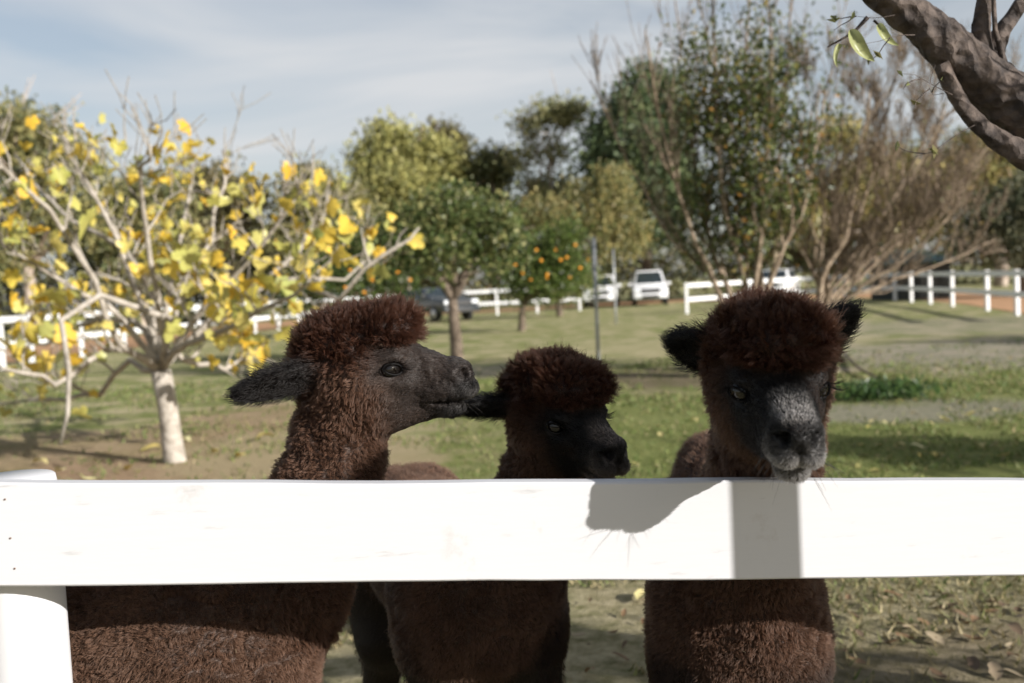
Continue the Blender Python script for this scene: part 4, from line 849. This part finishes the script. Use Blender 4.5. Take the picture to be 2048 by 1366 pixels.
far('pine_tree', 'tall dark pine with pointed twin tops behind the white cars', [(1283, 158, 24, 34), (1330, 168, 22, 40), (1262, 215, 52, 40), (1335, 232, 48, 45), (1212, 268, 40, 34), (1290, 292, 85, 50), (1200, 325, 38, 34), (1258, 370, 85, 50), (1340, 380, 70, 70), (1290, 455, 75, 40)], 66, 14000, .40, [(.08, .115, .055), (.11, .15, .065), (.15, .185, .08), (.05, .075, .04)], M_BARK_BROWN, 69, 1295, aspect=.5, droop=.1)
far('gum_tree', 'weeping yellowish tree hanging over the end of the drive', [(1160, 420, 35, 60), (1225, 395, 40, 70), (1125, 450, 40, 50), (1200, 460, 45, 70), (1250, 470, 40, 60), (1085, 430, 35, 45)], 56, 5200, .30, [(.24, .21, .08), (.30, .25, .10), (.18, .18, .07), (.14, .15, .06)], M_BARK_GUM, 70, 1180, droop=1.2, aspect=.35)
far('gum_tree', 'olive tree mass behind the leafless tree', [(1680, 275, 60, 42), (1755, 345, 80, 55), (1850, 345, 70, 55), (1700, 400, 90, 60), (1820, 440, 100, 60), (1600, 420, 80, 60)], 60, 7500, .36, OL + YL[:2], M_BARK_GUM, 71, 1750)
far('gum_tree', 'straw-coloured tree behind the old bough', [(1950, 300, 75, 52), (2030, 265, 70, 60), (1900, 360, 60, 45), (2110, 300, 90, 80), (1980, 370, 90, 50)], 58, 6500, .36, YL + OL[:2], M_BARK_GUM, 72, 2000)
far('olive_tree', 'dense silvery-leaved dark tree beside the white fence', [(1990, 430, 80, 55), (2070, 400, 80, 70), (1935, 480, 55, 40), (2060, 480, 100, 60), (2180, 430, 110, 90)], 40, 7500, .20, [(.05, .06, .03), (.035, .045, .022), (.15, .155, .09), (.08, .09, .05), (.20, .20, .13)], M_BARK_BROWN, 73, 2050)
for i, (x, y, h_, lab) in enumerate(((6.2, -.95, 2.6, 'unseen leafy tree added for shade right of the old tree'), (11.5, 1.8, 4.6, 'unseen tall tree added for shade further along the fence to the right'), (18.5, 11.5, 5.0, 'unseen spreading tree added for shade at the right side of the paddock'))):
    rr = random.Random(80 + i); bl = [(Vector((x + rr.uniform(-1, 1) * h_ * .2, y + rr.uniform(-1, 1) * h_ * .12, h_ * rr.uniform(.55, 1))), (h_ * .11, h_ * .11, h_ * .09)) for _ in range(6)]
    leafy_tree('added_shade_tree', lab, 'tree', 'unseen trees added for shade right of the paddock', (x, y, 0), (x, y, h_ * .4), bl, 1300, .16, GREENS, M_BARK_BROWN, M_LEAF, 90 + i, .6, .2, .25, .2, .16)
rng = np.random.default_rng(77); ub = []
for i in range(90):
    px = -300 + 2700 * i / 89 + rng.uniform(-20, 20); Y = rng.uniform(62, 82); c = P(px, 560, Y); h_ = rng.uniform(4.0, 8.0) * (1.15 if px < 500 or px > 1550 else .8); ub.append((Vector((c.x, c.y, h_ * .45)), (rng.uniform(1.8, 3.2), 2, h_ * .55)))
p = blob_points(ub, 42000, rng, .45, .3); p[:, 2] = np.maximum(p[:, 2], .1); V, F, col = leaf_arrays(p, .38, DK + OL + [(.12, .08, .045), (.09, .06, .035)], rng, .5, .4)
u_ = link('undergrowth', npmesh('undergrowth', V, F, False, col), M_GUM); tag(u_, 'dark tangled undergrowth below the bushland trees', 'undergrowth', kind='stuff')

# ------------------------------------------------------------------ far fences, drive, poles
def far_fence(label, pts, hgt=1.3, group=None, gap=2.4):
    root = empty('rail_fence', pts[0]); tag(root, label, 'fence', group); o = Vector(pts[0]); posts = [Vector(pts[0])]
    for a, b in zip(pts[:-1], pts[1:]):
        n = max(1, round((b - a).length / gap))
        for k in range(1, n + 1): posts.append(a.lerp(b, k / n))
    pm = MB().box((0, 0, hgt / 2 - .1), (.05, .05, hgt / 2 + .1)).mesh('post'); pm.materials.append(M_FARFENCE)
    for i, p in enumerate(posts):
        q = bpy.data.objects.new('post', pm); COL.objects.link(q); q.parent = root; q.location = p - o; q.rotation_euler = (0, 0, .1)
    for a, b in zip(posts[:-1], posts[1:]):
        d = (b - a); t = d.normalized(); rot = Matrix.Rotation(math.atan2(t.y, t.x), 3, 'Z'); off = rot @ Vector((0, -.083, 0))
        for z in (hgt - .10, hgt * .46): MB().box((a + b) / 2 - o + off + Vector((0, 0, z)), (d.length / 2 - .003, .02, .075), rot).build('rail', M_FARFENCE, root)
far_fence('white two-rail fence running past the fig tree and along the drive', [G(x, y) for x, y in ((-260, 800), (65, 727), (250, 702), (600, 655), (915, 634), (1075, 626), (1160, 621))])
far_fence('white two-rail fence behind the leafless tree, turning at a corner', [G(x, y) for x, y in ((1374, 627), (1500, 616), (1690, 603), (1790, 601), (1905, 612), (1975, 621), (2110, 640))], gap=3.4, hgt=1.2)
dc_ = [G(x, y) for x, y in ((-300, 745), (65, 703), (250, 683), (600, 643), (915, 624), (1075, 617), (1255, 607), (1400, 600), (1690, 592), (1790, 588), (1950, 590), (2150, 600), (2500, 625))]
strip('drive', [(p.x, p.y) for p in dc_], 7.0, .006, M_DRIVE)
M_STEEL = plain('galvanised_steel', (.33, .34, .34), .45, .6, noise=.15, nscale=20)
for bx, by, tx, ty, r, lab in ((1198, 742, 1187, 478, .030, 'thin grey steel pole standing in the grass in front of the parked cars'), (1232, 648, 1226, 500, .035, 'grey steel pole further off, beside the weeping tree')):
    b = G(bx, by); t = P(tx, ty, b.y); root = empty('steel_pole', b); tag(root, lab, 'pole'); MB().tube([(0, 0, -.3), (0, 0, .5), ((t - b) * .5), (t - b)], [r] * 4, 12).build('shaft', M_STEEL, root, True); MB().tube([(t - b), (t - b) + Vector((0, 0, .03))], [r * 1.15, r * .8], 12).build('cap', M_STEEL, root, True)

# ------------------------------------------------------------------ parked vehicles
M_WHITE = plain('white_car_paint', (.78, .78, .78), .25, coat=.6); M_DARK = plain('dark_car_paint', (.035, .04, .045), .25, coat=.6); M_GLASS = plain('car_glass', (.02, .028, .03), .06, spec=.7); M_TYRE = plain('tyre', (.02, .02, .02), .8); M_BLACK = plain('black_trim', (.015, .015, .015), .5); M_RIM = plain('rim', (.45, .45, .46), .3, .8); M_LAMP = plain('headlamp_lens', (.75, .77, .8), .1, coat=1)
def car(label, loc, rz, paintm, pick=True, hgt=1.78):
    root = empty('parked_car', loc, rz); tag(root, label, 'car'); L2 = 2.5 if pick else 2.2; w = .92; h0 = hgt
    body = [(-L2, .42), (-L2, .86), (-L2 + .10, 1.0), (-L2 + 1.25, 1.10), (L2 - .05, 1.08), (L2, .98), (L2, .42)]
    MB().prism(body, -w, w).build('body', paintm, root, True, .07)
    cab_e = .9 if pick else L2 - .25
    mb = MB(); b = 0
    lowr = [(-w * .96, -L2 + 1.15, 1.09), (w * .96, -L2 + 1.15, 1.09), (w * .96, cab_e, 1.07), (-w * .96, cab_e, 1.07)]; topr = [(-w * .74, -L2 + 1.95, h0), (w * .74, -L2 + 1.95, h0), (w * .74, cab_e - .2, h0 - .02), (-w * .74, cab_e - .2, h0 - .02)]
    mb.V = [Vector(v) for v in lowr + topr]; mb.F = [[4, 5, 6, 7], [0, 1, 5, 4], [1, 2, 6, 5], [2, 3, 7, 6], [3, 0, 4, 7]]; mb.build('cabin', paintm, root, True, .05)
    def pane(name, q, mt):
        q = [Vector(v) for v in q]; n = (q[1] - q[0]).cross(q[3] - q[0]).normalized(); m2 = MB(); m2.V = [v + n * .012 for v in q] + [v - n * .01 for v in q]; m2.F = [[0, 1, 2, 3], [7, 6, 5, 4], [0, 4, 5, 1], [1, 5, 6, 2], [2, 6, 7, 3], [3, 7, 4, 0]]; return m2.build(name, mt, root)
    def lerpq(a, b, c, d, u0, u1, v0, v1):
        a, b, c, d = map(Vector, (a, b, c, d)); f = lambda u, v: (a.lerp(b, u)).lerp(d.lerp(c, u), v); return [f(u0, v0), f(u1, v0), f(u1, v1), f(u0, v1)]
    pane('windscreen', lerpq(lowr[0], lowr[1], topr[1], topr[0], .06, .94, .12, .88), M_GLASS)
    pane('side_window', lerpq(lowr[1], lowr[2], topr[2], topr[1], .10, .52, .2, .88), M_GLASS); pane('side_window', lerpq(lowr[1], lowr[2], topr[2], topr[1], .56, .92, .2, .88), M_GLASS)
    pane('side_window', lerpq(lowr[3], lowr[0], topr[0], topr[3], .48, .90, .2, .88), M_GLASS); pane('side_window', lerpq(lowr[3], lowr[0], topr[0], topr[3], .08, .44, .2, .88), M_GLASS)
    MB().box((0, -L2 - .01, .80), (.50, .03, .11)).build('grille', M_BLACK, root, False, .02); MB().box((0, -L2 - .05, .50), (.90, .10, .12)).build('bumper', paintm, root, True, .05); MB().box((0, -L2 - .155, .50), (.45, .012, .07)).build('air_intake', M_BLACK, root)
    for s in (-1, 1):
        MB().box((s * .70, -L2 - .012, .84), (.17, .04, .085)).build('headlight', M_LAMP, root, False, .03); MB().box((s * (w + .12), -L2 + 1.45, 1.16), (.11, .06, .08)).build('mirror', paintm if pick else M_BLACK, root, True, .03)
        for y in (-L2 + .85, L2 - .95):
            ty = MB().tube([(s * w - s * .20, y, .36), (s * w - s * .20 + s * .03, y, .36), (s * w + s * .0, y, .36), (s * w + s * .02, y, .36)], [.33, .36, .36, .33], 24).build('wheel', M_TYRE, root, True)
            MB().tube([(s * w + s * .015, y, .36), (s * w + s * .03, y, .36)], [.23, .21], 18).build('rim', M_RIM, ty, True)
    return root
def at_car(px, py): p = G(px, py); p.z = .0; return p
car('white pickup with dark windscreen, parked left of the other pickup by the drive', at_car(1204, 613), R(-8), M_WHITE, True, 1.76)
car('taller white pickup parked nose out beside the post and rail fence', at_car(1299, 609), R(-6), M_WHITE, True, 1.90)
car('white car half hidden behind the stems of the leafy tree', at_car(1552, 598), R(-25), M_WHITE, False, 1.6)
car('dark grey car parked in the shade behind the forked orchard tree', at_car(872, 642), R(35), M_DARK, False, 1.5)

# ------------------------------------------------------------------ small green shed behind the fence
sp = G(1850, 598); shed = empty('shed', (sp.x, sp.y + 1.5, 0), R(12)); tag(shed, 'small dark shed with green hipped roof behind the white fence', 'shed'); M_SHED = plain('dark_shed_board', (.035, .04, .038), .7, noise=.2); M_GREEN = plain('green_roof_sheet', (.03, .075, .06), .45, noise=.1)
MB().box((0, 0, .8), (1.25, 1.1, .8)).build('wall', M_SHED, shed); mb = MB(); mb.V = [Vector(v) for v in ((-1.5, -1.35, 1.6), (1.5, -1.35, 1.6), (1.5, 1.35, 1.6), (-1.5, 1.35, 1.6), (-.5, 0, 2.15), (.5, 0, 2.15), (-1.5, -1.35, 1.52), (1.5, -1.35, 1.52), (1.5, 1.35, 1.52), (-1.5, 1.35, 1.52))]; mb.F = [[0, 1, 5, 4], [1, 2, 5], [2, 3, 4, 5], [3, 0, 4], [6, 7, 1, 0], [7, 8, 2, 1], [8, 9, 3, 2], [9, 6, 0, 3], [9, 8, 7, 6]]; mb.build('roof', M_GREEN, shed)
MB().box((.1, -1.115, .75), (.42, .012, .73)).build('door', plain('shed_door', (.06, .065, .06), .6), shed)

# ------------------------------------------------------------------ grass blades, weeds, fallen leaves
rng = np.random.default_rng(99); n = 90000
gy_ = 2.6 + 15 * rng.random(n) ** 1.7; gx_ = (rng.random(n) - .5) * (gy_ * 1.25 + 1.2) + .05 * gy_; c = np.stack([gx_, gy_, 0 * gx_], 1)
dn = vnoise(c * .9, 61) * .5 + vnoise(c * 3.1, 62) * .5; soilm = np.zeros(n)
for px, py, rx, ry, kd, k in PATCHES:
    if kd in ('soil', 'grey', 'brown'): g = G(px, py); soilm = np.maximum(soilm, np.exp(-(((gx_ - g.x) / rx) ** 2 + ((gy_ - g.y) / ry) ** 2)))
kp = (dn > -.25) & (rng.random(n) > soilm * .92); c = c[kp]; m = len(c); hgt = .014 + .03 * rng.random(m) * (1 + c[:, 1] * .03); an = rng.random(m) * 6.283; dx = np.stack([np.cos(an), np.sin(an), 0 * an], 1); wd = (.003 + .0011 * c[:, 1])[:, None]
lean = rng.normal(size=(m, 3)) * hgt[:, None] * .7; lean[:, 2] = hgt; V = np.stack([c - dx * wd, c + dx * wd, c + lean], 1).reshape(-1, 3); V[:, 2] -= .008; F = np.arange(3 * m).reshape(-1, 3)
dry = np.clip((6.2 - c[:, 1]) / 2.2, 0, 1) * .7 + .2; isd = rng.random(m) < dry; pal_g = np.array([(.10, .15, .035), (.15, .19, .055), (.21, .22, .075)])[rng.choice(3, m)]; pal_d = np.array([(.34, .28, .15), (.24, .2, .10), (.17, .17, .07)])[rng.choice(3, m)]
col = np.where(isd[:, None], pal_d, pal_g) * rng.uniform(.8, 1.2, (m, 1)); gr = link('grass', npmesh('grass', V, F, False, np.repeat(col, 3, 0)), M_GRASS); tag(gr, 'short patchy grass of the paddock, dry near the fence', 'grass', kind='stuff')
wd_ = G(1765, 795); root = empty('weed_clump', wd_); tag(root, 'low clump of dark green weeds growing in the paddock grass', 'plant')
q = np.array(wd_)[None] * np.array((1, 1, 0)) + rng.normal(size=(900, 3)) * np.array((.30, .22, .05)) + np.array((0, 0, .10)); q[:, 2] = np.abs(q[:, 2]); V, F, col = leaf_arrays(q, .075, [(.05, .10, .03), (.08, .13, .035), (.04, .075, .025)], rng, .4, -.8); link('foliage', npmesh('foliage', V - np.array(wd_), F, False, col), M_LEAF, root)
MB().tube([(0, 0, 0), (-.05, 0, .1), (.06, .02, .16)], [.008, .006, .004], 5).build('stem', M_BARK_BROWN, root)
sk = [G(1690, 712), G(1720, 745), G(1765, 772), G(1790, 790)]; st = empty('fallen_stick', sk[0]); tag(st, 'bent dead stick leaning out of the weed clump', 'stick'); MB().tube([p - sk[0] + Vector((0, 0, z)) for p, z in zip(sk, (.03, .05, .06, .04))], [.022, .02, .018, .012], 7).build('shaft', M_BARK_BROWN, st, True)
def deadleaf(seed):
    r = random.Random(seed); V = []; F = []; cu = r.uniform(.3, 1.0)
    for i in range(7):
        t = i / 6; w = .26 * math.sin(math.pi * (t * .94 + .03)) ** .7
        for k in (-1, 0, 1): V.append((t - .5, w * k * (1 + r.uniform(-.15, .15)), cu * .35 * (abs(k) * w * 2) + .16 * math.sin(t * 3 + seed) + r.uniform(0, .03) + .06))
    for i in range(6):
        for k in range(2): F.append((i * 3 + k, i * 3 + k + 1, i * 3 + 4 + k, i * 3 + 3 + k))
    return npmesh('fallen_leaf', V, F)
DM = {'y': leafmat('yellow_litter', .2, .7, objrand=[(.60, .46, .14), (.58, .50, .24), (.50, .40, .18), (.64, .58, .32)]), 'b': leafmat('brown_litter', .15, .75, objrand=[(.16, .09, .05), (.26, .16, .09), (.11, .07, .045), (.38, .30, .2)])}
DL = {k: [deadleaf(i + (9 if k == 'b' else 0)) for i in range(4)] for k in 'yb'}
for k in 'yb':
    for m_ in DL[k]: m_.materials.append(DM[k])
def litter(k, px, py, size, label, group):
    p = G(px, py); o = bpy.data.objects.new('fallen_leaf', random.choice(DL[k])); COL.objects.link(o); o.location = (p.x, p.y, 0); o.rotation_euler = (random.gauss(0, .12), random.gauss(0, .12), random.uniform(0, 6.28)); o.scale = (size, size, size); tag(o, label, 'leaf', group)
random.seed(12)
for px, py in ((258, 938), (182, 957), (480, 915), (430, 905), (370, 885), (80, 930), (300, 900), (530, 880), (205, 905), (120, 945)): litter('y', px, py, random.uniform(.13, .20), 'yellow fallen leaf on the bare soil under the fig tree', 'yellow leaves under the fig')
for i in range(26): litter('y', random.uniform(1660, 2045), random.uniform(770, 950), random.uniform(.06, .12), 'pale yellow fallen leaf on the green grass right of the alpacas', 'pale leaves on the grass')
for i in range(8): litter('y', random.uniform(1260, 1410), random.uniform(800, 940), random.uniform(.07, .12), 'pale fallen leaf on the grass between two alpaca heads', 'pale leaves between the alpacas')
litter('y', 1283, 1195, .12, 'bright yellow curled leaf on the dry turf by the alpaca legs', None)
for i in range(34): litter('b', random.uniform(1655, 2045), random.uniform(1180, 1362), random.uniform(.05, .09), 'brown curled fallen leaf on the turf below the rail', 'brown leaves below the rail')
for i in range(10): litter('b', random.uniform(1150, 1300), random.uniform(1190, 1360), random.uniform(.035, .07), 'small brown fallen leaf on the turf between alpaca legs', 'brown leaves between the legs')
